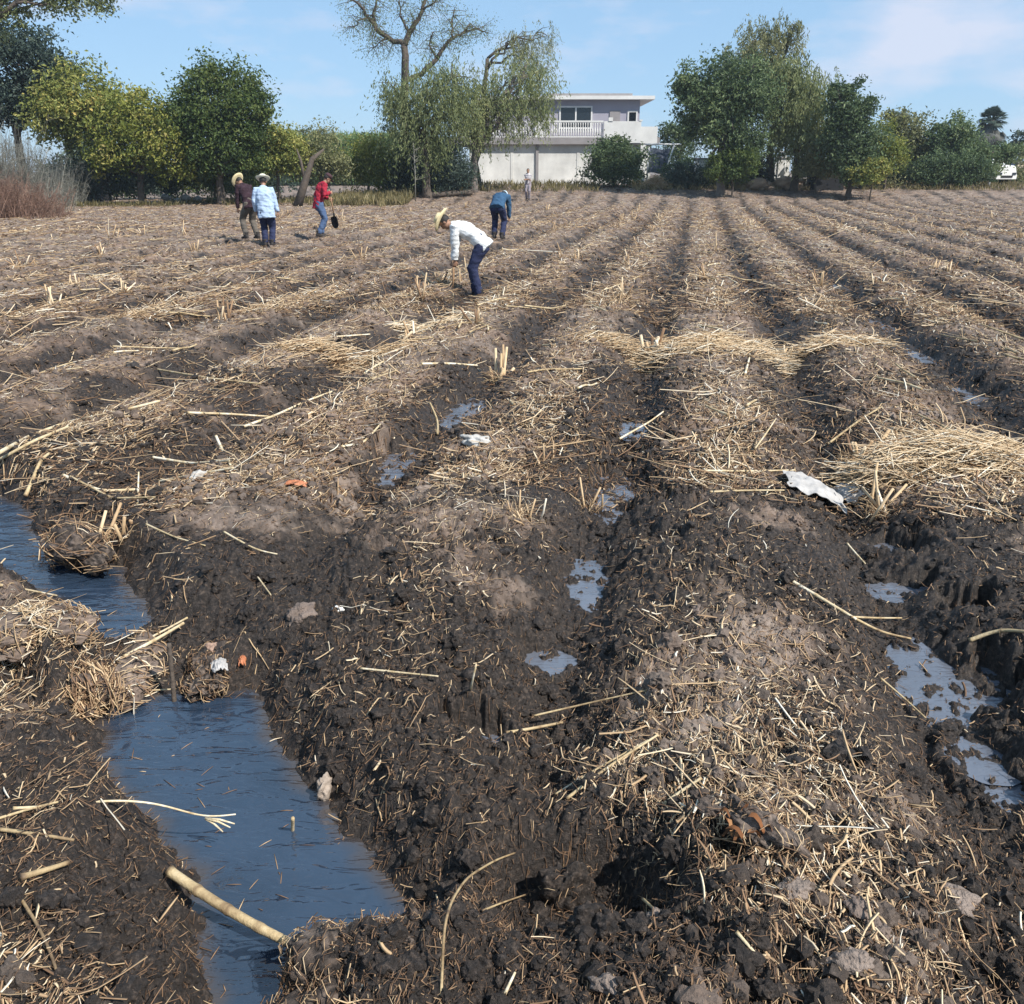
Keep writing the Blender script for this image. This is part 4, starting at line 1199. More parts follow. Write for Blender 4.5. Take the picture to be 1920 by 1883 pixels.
# rail above the wall pieces
X0, z0 = far(1448, 285, 61.2); X1, _ = far(1476, 285, 61.2); g = gz(X0, 61.2)
mb = MB(); mb.tube([(0, 0, 0), (X1 - X0, 0, 0)], [.05, .05], 8)
mb.tube([(.05, 0, 0), (.05, 0, g - z0 - .2)], [.04, .04], 6); mb.tube([(X1 - X0 - .05, 0, 0), (X1 - X0 - .05, 0, g - z0 - .2)], [.04, .04], 6)
o = mb.build('garden_gate', M['white']); o.location = (X0, 61.2, z0); tag(o, 'thin white gate above the bright white wall piece', 'gate')
# dark shed opening
Xa, z1 = far(1532, 300, 58.2); Xb, _ = far(1588, 300, 58.2); g = gz(Xa, 58.2)
t = thing('dark_shed', ((Xa + Xb) / 2, 58.2, g), 'low black shed half hidden by the narrow dark tree', 'shed')
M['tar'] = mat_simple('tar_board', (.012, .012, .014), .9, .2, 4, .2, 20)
w = (Xb - Xa) / 2
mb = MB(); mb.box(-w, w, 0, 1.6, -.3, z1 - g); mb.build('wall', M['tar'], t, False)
mb = MB(); mb.box(-w - .15, w + .15, -.25, 1.8, z1 - g, z1 - g + .07); mb.build('roof', M['tar'], t, False)

# red hut with pale roof in the left trees
Xa, z1 = far(112, 229, 55); Xb, _ = far(158, 229, 55); g = gz(Xa, 55)
t = thing('red_hut', ((Xa + Xb) / 2, 55, g), 'small red walled hut with a pale roof edge among the left trees', 'hut')
w = (Xb - Xa) / 2; h = z1 - g
mb = MB(); mb.box(-w + .1, w - .1, 0, 2.5, h - .9, h); mb.build('wall', M['red_wall'], t, False)
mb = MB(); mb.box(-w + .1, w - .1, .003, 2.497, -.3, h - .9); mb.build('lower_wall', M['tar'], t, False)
mb = MB(); mb.box(-w, w, -.35, 2.7, h, h + .12); mb.build('roof', M['white'], t, False)

# white pole and white van at the right edge
X0, zt = far(1862, 300, 60.5); g = gz(X0, 60.5)
mb = MB(); mb.tube([(0, 0, -.3), (0, 0, zt - g)], [.07, .06], 8); mb.tube([(0, 0, zt - g), (0, 0, zt - g + .05)], [.08, .03], 8)
o = mb.build('white_pole', M['white']); o.location = (X0, 60.5, g); tag(o, 'slender white pole beside the white van', 'pole')
X0, z0 = far(1884, 345, 64); g = gz(X0, 64)
van = thing('white_van', (X0, 64, g), 'white van parked behind the field edge at the far right', 'van', rz=R(14))
def loft(mb, secs, tint=.5, cap=True):
    """secs: list of equal-length rings"""
    n = len(secs[0]); V = np.concatenate([np.array(s, float) for s in secs]); m = len(secs)
    Q = [(i * n + j, i * n + (j + 1) % n, (i + 1) * n + (j + 1) % n, (i + 1) * n + j) for i in range(m - 1) for j in range(n)]
    T = []
    if cap:
        V = np.vstack([V, np.mean(secs[0], 0), np.mean(secs[-1], 0)])
        T = [(m * n, (j + 1) % n, j) for j in range(n)] + [(m * n + 1, (m - 1) * n + j, (m - 1) * n + (j + 1) % n) for j in range(n)]
    mb.add(V, Q, T, tint)
prof = [(-.85, .35), (-.87, .75), (-.80, 1.0), (-.68, 1.62), (-.55, 1.75), (.55, 1.75), (.68, 1.62), (.80, 1.0), (.87, .75), (.85, .35)]
mb = MB(); secs = []
for y, sx, top in ((-.05, .92, .55), (.05, .98, .60), (.9, 1, .66), (1.7, 1, 1.0), (3.9, 1, 1.0), (4.1, .96, .98)):
    secs.append([(x * sx, y, .35 + (z - .35) * top) for x, z in prof])
loft(mb, secs); mb.build('body', M['white'], van, False)
mb = MB(); mb.add([(-.72, .93, 1.16), (.72, .93, 1.16), (.60, 1.62, 1.62), (-.60, 1.62, 1.62)], [(0, 1, 2, 3)]); mb.add([(-.72, .97, 1.10), (.72, .97, 1.10), (.60, 1.66, 1.56), (-.60, 1.66, 1.56)], [(3, 2, 1, 0)])
mb.build('windscreen', M['glass'], van, False)
for sx in (-1, 1):
    for y in (.8, 3.2):
        mb = MB(); mb.tube([(sx * .72, y, .33), (sx * .90, y, .33)], [.33, .33], 18); w_ = mb.build('wheel', M['tar'], van)
    mb = MB(); mb.box(sx * .55 - .14, sx * .55 + .14, -.09, -.03, .62, .76); mb.build('headlight', M['glass'], van, False)
mb = MB(); mb.box(-.45, .45, -.085, -.04, .45, .58); mb.build('grille', M['tar'], van, False)
# blue tarpaulin screen and cream wall at the very edge
Xa, za = far(1893, 302, 67); Xb, _ = far(1912, 302, 67); g = gz(Xa, 67)
mb = MB(); gx, gz_ = np.meshgrid(np.linspace(Xa, Xb, 10), np.linspace(0, 1, 8)); Vt = np.stack([gx - Xa, .08 * np.sin(gx * 8) * (1 - gz_), gz_ * (za - g)], -1).reshape(-1, 3)
i_ = np.arange(80).reshape(8, 10); qd = np.stack([i_[:-1, :-1], i_[:-1, 1:], i_[1:, 1:], i_[1:, :-1]], -1).reshape(-1, 4)
mb.add(Vt, qd); mb.add(Vt + (0, .03, 0), qd[:, ::-1]); mb.tube([(0, 0, za - g), (Xb - Xa, 0, za - g)], [.04, .04], 6); mb.tube([(0, 0, -.2), (0, 0, za - g)], [.04, .04], 6)
M['bluetarp'] = mat_simple('blue_tarp', (.04, .085, .24), .6, .15, 3, .2, 20)
o = mb.build('blue_tarp', M['bluetarp']); o.location = (Xa, 67, g); tag(o, 'blue tarpaulin screen hanging behind the white van', 'tarpaulin')
M['cream'] = mat_simple('cream_wall', (.66, .56, .42), .85, .1, 2, .2, 20)
wall(1909, 1990, 306, 66, 'cream wall at the right edge beside the blue tarpaulin', 'cream_wall', 'cream')

# ------------------------------------------------------------------ people
def solid(mb, voxel, smooth=6):
    """fuse overlapping lofts into one continuous surface"""
    V = np.concatenate(mb.V)
    o = link_mesh('tmp', V, np.concatenate(mb.Q) if mb.Q else None, np.concatenate(mb.T) if mb.T else None)
    m = o.modifiers.new('r', 'REMESH'); m.mode = 'VOXEL'; m.voxel_size = voxel
    s = o.modifiers.new('s', 'SMOOTH'); s.iterations = smooth; s.factor = .5
    dg = bpy.context.evaluated_depsgraph_get(); dg.update()
    me = bpy.data.meshes.new_from_object(o.evaluated_get(dg))
    old = o.data; bpy.data.objects.remove(o); bpy.data.meshes.remove(old)
    me.polygons.foreach_set('use_smooth', np.ones(len(me.polygons), bool))
    return me


def obj_me(name, me, mat, parent):
    o = bpy.data.objects.new(name, me); COL.objects.link(o); me.materials.clear(); me.materials.append(mat); o.parent = parent
    return o


def wrinkle(me, amp, f, seed):
    n = len(me.vertices); V = np.empty(n * 3, np.float32); me.vertices.foreach_get('co', V); V = V.reshape(-1, 3)
    Nn = np.empty(n * 3, np.float32); me.vertices.foreach_get('normal', Nn); Nn = Nn.reshape(-1, 3)
    d = perlin(V[:, 0] * f + V[:, 2] * f * .5 + seed, V[:, 1] * f + V[:, 2] * f * .9) + .5 * perlin(V[:, 2] * f * 2.3 + seed, (V[:, 0] + V[:, 1]) * f * 1.2)
    V = V + Nn * (amp * d)[:, None]
    me.vertices.foreach_set('co', V.astype(np.float32).ravel()); me.update()


def ring_loft(mb, pts, side, n=14):
    """pts: (pos, half width along side, half depth)"""
    P = np.array([p[0] for p in pts], float); tg = np.gradient(P, axis=0); tg = unit(tg); side = np.array(side, float)
    a = np.linspace(0, 2 * np.pi, n, endpoint=False); secs = []
    for p, t, (_, rx, ry) in zip(P, tg, pts):
        s = unit(side - t * np.dot(side, t)); f = np.cross(t, s)
        secs.append(p + np.cos(a)[:, None] * s * rx + np.sin(a)[:, None] * f * ry)
    loft(mb, secs)


def ball(mb, c, r, n=10):
    V, F = ico(3); mb.add(V * np.array(r) + np.array(c), None, F)


def ik(a, b, l1, l2, pole):
    a, b = np.array(a, float), np.array(b, float); d = b - a; L = np.linalg.norm(d); L2 = min(L, (l1 + l2) * .999)
    b = a + d / L * L2; x = (l1 * l1 - l2 * l2 + L2 * L2) / (2 * L2); h = math.sqrt(max(l1 * l1 - x * x, 1e-6))
    u = d / L; p = np.array(pole, float); p = unit(p - u * np.dot(p, u))
    return a + u * x + p * h, b


def hand(mb, w, d, nrm, curl, sgn):
    """palm, four separate bent fingers and a thumb; w wrist, d towards the knuckles, nrm palm-facing normal"""
    d = unit(np.array(d, float)); nrm = unit(np.array(nrm, float) - d * np.dot(nrm, d)); s = np.cross(d, nrm) * sgn
    ring_loft(mb, [(w - d * .02, .024, .020), (w + d * .02, .032, .018), (w + d * .06, .040, .016), (w + d * .088, .040, .013)], s, 10)
    for k, (o, L) in enumerate(((-.030, .066), (-.010, .076), (.010, .072), (.030, .056))):
        p = w + d * .08 + s * o; dd = d.copy(); P = [w + d * .06 + s * o * .9, p]
        for j, f in enumerate((.42, .32, .26)):
            c = curl * (.9 + .2 * j)
            dd = unit(dd * math.cos(c) + nrm * math.sin(c)) if j or curl else dd
            dd = unit(dd); p = p + dd * L * f; P.append(p)
        mb.tube(P, [.0085, .0088, .0082, .0076, .006], 8)
    t0 = w + d * .025 - s * .030; t1 = t0 - s * .022 + d * .026 + nrm * .012; t2 = t1 + d * .026 - s * .002 + nrm * (.010 + .014 * curl); t3 = t2 + d * .02 + s * .006 + nrm * .010
    mb.tube([w + d * .02 - s * .015, t0, t1, t2, t3], [.012, .012, .0105, .0095, .007], 8)


M['skin'] = mat_simple('skin', (.30, .165, .105), .6, .12, 20, .1, 60)
M['hair'] = mat_simple('hair', (.014, .011, .010), .6, .3, 60, .4, 90)
M['eye'] = mat_simple('eye', (.02, .015, .012), .2, .1, 1, 0)
M['boot'] = mat_simple('boot', (.028, .023, .021), .7, .3, 15, .3, 40)
M['hat_straw'] = mat_simple('hat_straw', (.70, .58, .34), .8, .15, 30, .5, 120)
M['hat_pale'] = mat_simple('hat_pale', (.72, .68, .54), .8, .12, 30, .5, 120)
M['wood'] = mat_simple('wood_handle', (.33, .20, .11), .6, .25, 12, .2, 40)
M['iron'] = mat_simple('iron', (.025, .024, .025), .55, .3, 10, .3, 40, .6)


def cloth(name, c, n=.12):
    if name not in M: M[name] = mat_simple(name, c, .9, n, 14, .5, 70, 0, .15)
    return M[name]


def person(px, py, heading, label, *, scale=1.0, hip=(0, 0, .88), lean=0.0, curve=0.0, turn=0.0, roll=0.0, hands=None, feet=None, curl=.9,
           shirt='shirt', trousers='jeans', hat=None, hatmat='hat_straw', hat_tilt=(0, 0), hem=.14, bulk=1.0, sleeve=1.0, nod=0.0, seed=0, cap=False):
    g = gpt(px, py); g[2] += .06
    root = thing('person', tuple(g), label, 'person', 'field workers on the cleared land', rz=R(heading))
    root.scale = (scale,) * 3
    hip = np.array(hip, float)
    cl, sl_ = math.cos(R(lean)), math.sin(R(lean)); ro = math.tan(R(roll))

    def up(x, y, z, extra=0.0):            # torso frame: z above the hips, bent forward by lean (+extra)
        a = R(lean + extra); return hip + np.array([x + z * ro, y * math.cos(a) + z * math.sin(a), z * math.cos(a) - y * math.sin(a)])
    pel, waist, chest, uch = up(0, 0, .02), up(0, 0, .17), up(0, .005, .34, curve * .5), up(0, 0, .47, curve)
    neck = up(0, .005, .55, curve * 1.3)
    hd = R(lean + curve * 1.4 + nod); hdir = np.array([ro * .8 + math.sin(R(turn)) * .0, math.sin(hd), math.cos(hd)]); hdir = unit(hdir)
    hc = neck + hdir * .135
    fwd = unit(np.array([math.sin(R(turn)), math.cos(R(turn)) * math.cos(hd), -math.sin(hd)])); fwd = unit(fwd - hdir * np.dot(fwd, hdir)); rgt = np.cross(fwd, hdir)
    SX = (1, 0, 0)
    body, sh, tr = MB(), MB(), MB()
    ring_loft(body, [(up(0, 0, -.10), .10, .08), (pel, .145, .098), (waist, .130, .090), (chest, .150, .102), (uch, .155, .09), (up(0, 0, .525, curve * 1.2), .09, .06)], SX, 18)
    mid = (uch + neck) / 2
    ring_loft(body, [(mid - (neck - mid) * .5, .075, .07), (neck, .055, .056), (neck + hdir * .06, .052, .054), (hc - hdir * .03, .05, .05)], rgt, 14)
    # head: skull, face, jaw, nose, ears
    def hp(r, f, u): return hc + rgt * r + fwd * f + hdir * u
    def hball(c, rr):
        V, F = ico(3); V = V * np.array(rr); body.add(np.array(c) + V[:, :1] * rgt + V[:, 1:2] * fwd + V[:, 2:] * hdir, None, F)
    hball(hp(0, -.012, .025), (.076, .096, .092)); hball(hp(0, .018, -.035), (.062, .072, .075)); hball(hp(0, .055, -.078), (.036, .034, .026))
    hball(hp(0, .092, -.018), (.013, .020, .024)); hball(hp(0, .084, .012), (.010, .014, .026)); hball(hp(0, .083, -.055), (.024, .010, .008))
    for sg in (-1, 1): hball(hp(sg * .077, -.005, -.01), (.010, .020, .030)); hball(hp(sg * .034, .070, .030), (.026, .018, .010))
    ring_loft(sh, [(up(0, 0, .17 - hem - .17), .178 * bulk, .130 * bulk), (up(0, 0, .08), .168 * bulk, .122 * bulk), (waist, .158 * bulk, .112 * bulk), (chest, .176 * bulk, .125 * bulk), (uch, .188 * bulk, .112), (up(0, 0, .53, curve * 1.2), .115, .075), (neck + hdir * .012, .068, .066)], SX, 20)
    hands = hands or [None, None]
    grips = []
    for sg, tgt in zip((-1, 1), hands):
        S = up(sg * .175, 0, .485, curve)
        if tgt is None: tgt = S + np.array([sg * .07, .06, -.52])
        pole = (sg * .55, -.8, -.25)
        E, Wr = ik(S, tgt, .285, .255, pole)
        dv = unit(Wr - E)
        body.tube([up(sg * .12, 0, .47, curve), S, (S + E) / 2, E, E * .6 + Wr * .4, Wr], [.055, .052, .045, .040, .040, .027], 12)
        inw = np.array([-sg, .25, -.1])
        hand(body, Wr, dv * .9 + np.array([0, .1, -.05]), inw, curl * .75, sg)
        grips.append(Wr + dv * .085 + unit(inw) * .02)
        e = sleeve; Wc = E + (Wr - E) * (.95 * e if e < 1 else .97)
        if e > .3: sh.tube([up(sg * .10, 0, .46, curve), S, (S + E) / 2, E, (E + Wc) / 2, Wc], np.array([.078, .076, .068, .062, .056, .048]) * (.5 + .5 * bulk), 14)
        else: sh.tube([up(sg * .10, 0, .46, curve), S, S * .45 + E * .55, S * .2 + E * .8], np.array([.078, .076, .07, .066]), 14)
    feet = feet or [(-.11, .02), (.11, -.02)]
    tops = []
    for sg, (fx, fy) in zip((-1, 1), feet):
        Hj = hip + np.array([sg * .088, 0, -.02]); A = np.array([fx, fy, .085])
        K, A = ik(Hj, A, .425, .415, (sg * .12, 1, 0))
        body.tube([Hj, (Hj + K) / 2, K, K * .65 + A * .35, A, A - (0, 0, .03)], [.085, .070, .052, .053, .036, .036], 12)
        ring_loft(body, [(A + (0, -.05, -.05), .030, .028), (A + (0, .02, -.04), .036, .036), (A + (sg * .01, .10, -.058), .042, .022), (A + (sg * .015, .16, -.066), .03, .014)], (1, 0, 0), 10)
        tr.tube([hip + np.array([sg * .075, 0, .03]), Hj + (0, 0, -.07), (Hj + K) / 2, K, (K + A) / 2, A + (0, 0, .0)], np.array([.105, .112, .095, .078, .072, .066]) * (.4 + .6 * bulk), 14)
        tops.append((sg, A))
    ring_loft(tr, [(up(0, 0, .15), .158, .115), (up(0, 0, .06), .170, .125), (pel, .172, .128), (hip + (0, 0, -.09), .155, .115)], SX, 18)
    b = obj_me('body', solid(body, .0055, 3), M['skin'], root)
    me = solid(sh, .011, 5); wrinkle(me, .015, 9, seed); obj_me('shirt', me, shirt, root)
    me = solid(tr, .011, 5); wrinkle(me, .013, 8, seed + 20); obj_me('trousers', me, trousers, root)
    for sg, A in tops:
        bt = MB(); ring_loft(bt, [(A + (0, -.065, -.075), .030, .02), (A + (0, -.06, -.035), .040, .045), (A + (0, .01, -.035), .046, .052), (A + (sg * .008, .09, -.052), .050, .036), (A + (sg * .012, .165, -.066), .044, .024), (A + (sg * .013, .195, -.072), .025, .014)], (1, 0, 0), 14)
        bt.tube([A + (0, -.01, -.06), A + (0, -.012, .01), A + (0, -.012, .09)], [.052, .056, .060], 14)
        obj_me('boot', solid(bt, .009, 3), M['boot'], root)
    for sg in (-1, 1):
        e = MB(); ball(e, (0, 0, 0), (.011, .008, .008)); o = e.build('eye', M['eye'], root); o.location = tuple(hp(sg * .032, .083, .012))
    hr = MB(); V, F = ico(4); V = V[:, :] * np.array((.084, .102, .098)); keep = ~((V[:, 1] > .035) & (V[:, 2] < .055)) & (V[:, 2] > -.07)
    F = np.array([f for f in F if keep[f].all()])
    hv = hp(0, -.014, .027) + V[:, :1] * rgt + V[:, 1:2] * fwd + V[:, 2:] * hdir
    hr.add(hv, None, F); obj_h = hr.build('hair', M['hair'], root)
    if hat:
        tx, ty = R(hat_tilt[0]), R(hat_tilt[1])
        hu = unit(hdir + fwd * math.sin(tx) + rgt * math.sin(ty)); hf = unit(fwd - hu * np.dot(fwd, hu)); hr_ = np.cross(hf, hu)
        c0 = hp(0, -.005, .062); a = np.linspace(0, 2 * np.pi, 36, endpoint=False)
        if cap:
            prof_ = [(.090, -.012), (.093, .02), (.088, .05), (.066, .075), (.03, .085), (.004, .087)]
        else:
            prof_ = [(.09, .004), (.14, -.004), (.185, .006), (.187, .012), (.14, .004), (.098, .012), (.096, .04), (.086, .085), (.074, .108), (.05, .104), (.004, .098)]
        secs = []
        for r_, z_ in prof_:
            rx = r_ * (.92 if r_ > .1 else 1.0) * np.ones(36); zz = z_ + (.035 * np.cos(a) ** 2 * (r_ - .1) / .09 if r_ > .1 else 0) - (.014 * np.sin(a) if (not cap and z_ > .1) else 0) * 0
            secs.append(c0 + (np.cos(a) * rx)[:, None] * hr_ + (np.sin(a) * r_ * 1.1)[:, None] * hf + (np.zeros(36) + zz)[:, None] * hu)
        hm = MB(); loft(hm, secs)
        if cap:
            q = np.linspace(-.9, .9, 9); V = []
            for rr, dz in ((.085, .0), (.175, -.02)):
                for t_ in q: V.append(c0 + hr_ * math.sin(t_) * (.085 if rr < .1 else .075) + hf * (.02 + rr * math.cos(t_ * .8)) + hu * (dz - .01 * abs(t_)))
            hm.add(V, [(i, i + 1, i + 10, i + 9) for i in range(8)]); hm.add(np.array(V) - hu * .006, [(i + 9, i + 10, i + 1, i) for i in range(8)])
        else:
            band = MB(); loft(band, [c0 + (np.cos(a) * .0985)[:, None] * hr_ + (np.sin(a) * .1085)[:, None] * hf + hu * z_ for z_ in (.012, .034)], cap=False)
        ho = hm.build('cap' if cap else 'hat', M[hatmat], root)
        if not cap: band.build('hat_band', M['boot'], ho)
    bpy.context.view_layer.update()
    return root, grips, g


def tool(name, label, cat, a, b, blade):
    """a wooden handle from a to b (world) with an iron head at b"""
    a, b = np.array(a, float), np.array(b, float)
    t = thing(name, tuple(b), label, cat)
    mb = MB(); mb.tube([a - b, (a - b) * .5 + (.006, .004, 0), (0, 0, 0)], [.017, .0185, .019], 10); mb.build('handle', M['wood'], t)
    d = unit(b - a); s = unit(np.cross(d, np.array(blade['face'], float))); n = np.cross(s, d)
    mb = MB()
    mb.tube([-d * .09, d * .03], [.025, .027], 10)
    if blade['kind'] == 'shovel':
        secs = []
        for u_, w_ in ((.0, .05), (.02, .10), (.12, .115), (.22, .11), (.29, .075), (.325, .02)):
            q = np.linspace(-1, 1, 9)
            top = d * u_ + s * (q * w_)[:, None] + n * (.030 * q * q)[:, None]
            secs.append(np.vstack([top, (top - n * .006)[::-1]]))
        loft(mb, secs)
    else:
        secs = []
        for u_, w_ in ((.0, .035), (.05, .07), (.16, .085), (.20, .085)):
            q = np.linspace(-1, 1, 7); top = n * (u_) + d * (.02 + u_ * .35) + s * (q * w_)[:, None]
            secs.append(np.vstack([top, (top - d * .008)[::-1]]))
        loft(mb, secs)
    mb.build('blade', M['iron'], t, True)
    return t


def w2(root, p):
    return np.array(root.matrix_world @ Vector(tuple(p)))


# bending digger in the white shirt, nearest of all
c_white = cloth('white_shirt', (.68, .69, .69), .16); c_navy = cloth('navy_denim', (.028, .034, .075)); c_blue = cloth('pale_blue_shirt', (.37, .47, .62), .08)
c_jean = cloth('blue_jeans', (.07, .11, .20)); c_red = cloth('red_shirt', (.30, .022, .040)); c_denim = cloth('denim_shirt', (.036, .085, .155)); c_maroon = cloth('maroon_plaid', (.035, .020, .026), .5)
c_khaki = cloth('khaki_trousers', (.115, .10, .085)); c_pale = cloth('pale_grey_shirt', (.50, .47, .48)); c_grey = cloth('grey_trousers', (.24, .21, .23))
ro_, gr, g0 = person(893, 545, 82, 'person in a white shirt and straw hat bending low over a hoe', scale=.94, hip=(0, -.10, .905), lean=47, curve=12, nod=-2, hands=[(-.10, .33, .50), (.12, .41, .56)], feet=[(-.12, -.07), (.12, .03)],
                     shirt=c_white, trousers=c_navy, hat=True, hat_tilt=(4, 0), hem=.13, bulk=1.12, seed=1)
a_ = w2(ro_, (gr[1] + (0, .05, .16))); b_ = w2(ro_, gr[0] * .0 + np.array([-.02, .34, .02])); b_[2] = gz(b_[0], b_[1]) + .02
tool('hoe', 'wooden handled hoe held by the person in the white shirt', 'hoe', w2(ro_, (gr[0] + gr[1]) / 2 + np.array((.03, .01, .22))), w2(ro_, (gr[0] + gr[1]) / 2 * (1, 1, 0) + np.array((-.01, .02, .02))), {'kind': 'hoe', 'face': tuple(w2(ro_, (0, -1, 0)) - w2(ro_, (0, 0, 0)))})
# stooping person in denim behind him
person(934, 451, -14, 'person in a blue denim shirt and pale cap stooping, seen from behind', hip=(0, -.05, .84), lean=50, curve=16, nod=0, hands=[(-.16, .46, .42), (.18, .50, .46)], feet=[(-.13, .10), (.12, -.06)],
       shirt=c_denim, trousers=c_navy, hat=True, cap=True, hatmat='cap_blue', hem=.12, bulk=1.12, seed=2) if M.setdefault('cap_blue', mat_simple('cap_blue', (.45, .58, .68), .8, .1, 10, .2)) else None
# red shirt with the shovel
ro_, gr, g0 = person(602, 456, -62, 'person in a red shirt and blue jeans standing with a shovel', lean=9, curve=10, nod=16, hands=[(-.10, .34, .98), (.14, .30, 1.14)], feet=[(-.11, .06), (.12, -.08)],
                     shirt=c_red, trousers=c_jean, hat=True, cap=True, hatmat='cap_dark', hem=.16, bulk=1.08, seed=3) if M.setdefault('cap_dark', mat_simple('cap_dark', (.05, .02, .025), .8, .2, 10, .2)) else None
tool('shovel', 'dark bladed shovel with wooden handle held by the person in red', 'shovel', w2(ro_, (.06, .30, 1.22)), w2(ro_, (.0, .42, .52)), {'kind': 'shovel', 'face': tuple(w2(ro_, (1, -1.4, 0)) - w2(ro_, (0, 0, 0)))})
# the pair on the left
person(474, 448, 48, 'person in a dark shirt, dull olive trousers and tilted straw hat leaning left', lean=17, curve=14, nod=18, roll=3, hands=[(-.20, .28, .60), (.14, .30, .66)], feet=[(-.13, .10), (.12, -.05)],
       shirt=c_maroon, trousers=c_khaki, hat=True, hatmat='hat_straw', hat_tilt=(10, -6), hem=.14, bulk=1.08, seed=4)
person(504, 458, 6, 'person in a loose pale blue shirt and pale hat standing with the back turned', lean=5, curve=6, nod=12, roll=-3, hands=[(-.26, .14, .84), (.27, .12, .82)], feet=[(-.08, .03), (.09, -.03)],
       shirt=c_blue, trousers=c_navy, hat=True, hatmat='hat_pale', hem=.20, bulk=1.22, seed=5)
# far figure
person(990, 384, 170, 'slim dark haired person in pale grey standing far back before the white wall', lean=2, curve=2, nod=6, hands=[(.10, .22, 1.10), (-.10, .24, 1.08)], feet=[(-.07, .05), (.08, -.04)],
       shirt=c_pale, trousers=c_grey, hat=None, hem=.16, bulk=.95, sleeve=.2, seed=6, scale=.98)

# ------------------------------------------------------------------ stalks, stools, clods and litter one can single out
def stalk(pts, r, label, mat='cane', name='cane_stalk', tint=.7, node=.13, cat='cane stalk', group=None, taper=.7, fork=None, dark=None):
    """pts: (photo px, photo py, height above the soil) or ((x, y, z),)"""
    P = []
    for p in pts:
        if len(p) == 1: P.append(np.array(p[0], float))
        elif len(p) == 4: x, y = pix(p[0], p[1], p[3]); P.append(np.array([x, y, p[3]]))
        else:
            q = gpt(p[0], p[1]); zz = q[2] + p[2] * (.55 if p[2] < .06 and q[1] < 4.5 else 1)
            x, y = pix(p[0], p[1], zz); P.append(np.array([x, y, zz]))
    P = np.array(P)
    if len(P) > 2 and all(len(p) == 3 and p[2] < .08 for p in pts) or group:
        tt_ = np.linspace(0, 1, len(P))[:, None]; P = P * .35 + (P[0] * (1 - tt_) + P[-1] * tt_) * .65; P[:, 2] = np.maximum(P[:, 2] + .008, height(P[:, 0], P[:, 1]) + r * .6)
    L = np.concatenate([[0], np.cumsum(np.linalg.norm(np.diff(P, axis=0), axis=1))])
    r = r * (.72 if P[0][1] > 4.5 else .70); tint = tint - (.02 if P[0][1] > 4.5 else .10); n = max(8, int(L[-1] / .012)); n = min(n, 90); s = np.linspace(0, L[-1], n)
    Q = np.stack([np.interp(s, L, P[:, k]) for k in range(3)], 1)
    for _ in range(3 if n < 16 else 26):
        if n > 4: Q[1:-1] = Q[1:-1] * .5 + (Q[:-2] + Q[2:]) * .25
    k = np.exp(-((s / node - np.round(s / node)) * node / .008) ** 2)
    rad = r * np.linspace(1, taper, n) * (1 + .22 * k)
    tt = tint - .35 * k + .10 * np.sin(s * 23) + .10 * perlin(s * 9 + r * 900, s * 0 + 3)
    mb = MB(); o_ = tuple(Q[0]); mb.tube(Q, rad, 8, np.clip(tt, 0, 1))
    for f in fork or []:
        F = [gpt(a, b) + (0, 0, c) if len(z) == 3 else None for z in f for a, b, c in [z[:3]]]
        F = np.array([Q[-1]] + F); mb.tube(F, np.linspace(r * taper * .8, r * .25, len(F)), 6, tint)
    ob = mb.build(name, M[mat], origin=o_)
    return tag(ob, label, cat, group)


ZA = ZW + .03
stalk([(318, 1634, 0, ZW + .10), (400, 1690, 0, ZW + .075), (480, 1737, 0, ZW + .05), (556, 1775, 0, ZW + .03)], .021, 'thick yellow and grey cane pole slanting into the ditch water', tint=.62, node=.11, taper=.85)
b0 = gpt(30, 1540); pA = [(b0 + (0, 0, .03),)]
for a, b, z in ((110, 1512, .06), (180, 1502, .05), (250, 1501, .02), (300, 1508, -.02), (345, 1521, -.06), (385, 1535, -.08), (442, 1527, -.09)):
    x, y = pix(a, b, z); pA.append(((x, y, z),))
o = stalk(pA, .0062, 'pale forked twig arching from the left bank out over the water', name='twig', cat='twig', tint=.92, node=.5, taper=.55)
mb = MB(); x, y = pix(385, 1535, -.08); q0 = np.array([x, y, -.08])
for (a, b, z) in ((432, 1552, -.10), (418, 1560, -.12), (440, 1545, -.09)):
    x, y = pix(a, b, z); mb.tube([q0, q0 * .5 + np.array([x, y, z]) * .5 + (0, 0, .006), (x, y, z)], [.0045, .0035, .002], 6, .85)
mb.build('fork', M['cane'], o, origin=None).location = -np.array(o.location)
stalk([(548, 1580, 0, ZW - .06), (548.5, 1556, 0, ZW + .0), (549, 1534, 0, ZW + .075)], .0085, 'short yellow cane stub standing upright in the near ditch water', tint=.72, node=.2, taper=.95, name='cane_stub', cat='cane stub')
x, y = pix(318, 1300, ZW + .05)
stalk([((x, y + .02, ZW - .08),), ((x + .006, y + .03, ZW + .09),), ((x + .004, y + .05, ZW + .24),)], .0145, 'dark wooden stake standing upright in the sod dam', mat='bark', name='stake', cat='stake', node=.6, taper=.9)
stalk([(-90, 905, .05), (0, 848, .10), (60, 815, .10), (130, 790, .10), (205, 776, .09), (300, 752, .08)], .022, 'long pale cane stalk running in from the left edge', tint=.85, taper=.6)
stalk([(-60, 880, .02), (0, 862, .09), (60, 828, .09), (128, 800, .09)], .018, 'shorter pale cane stalk just below the long one at the left edge', tint=.75)
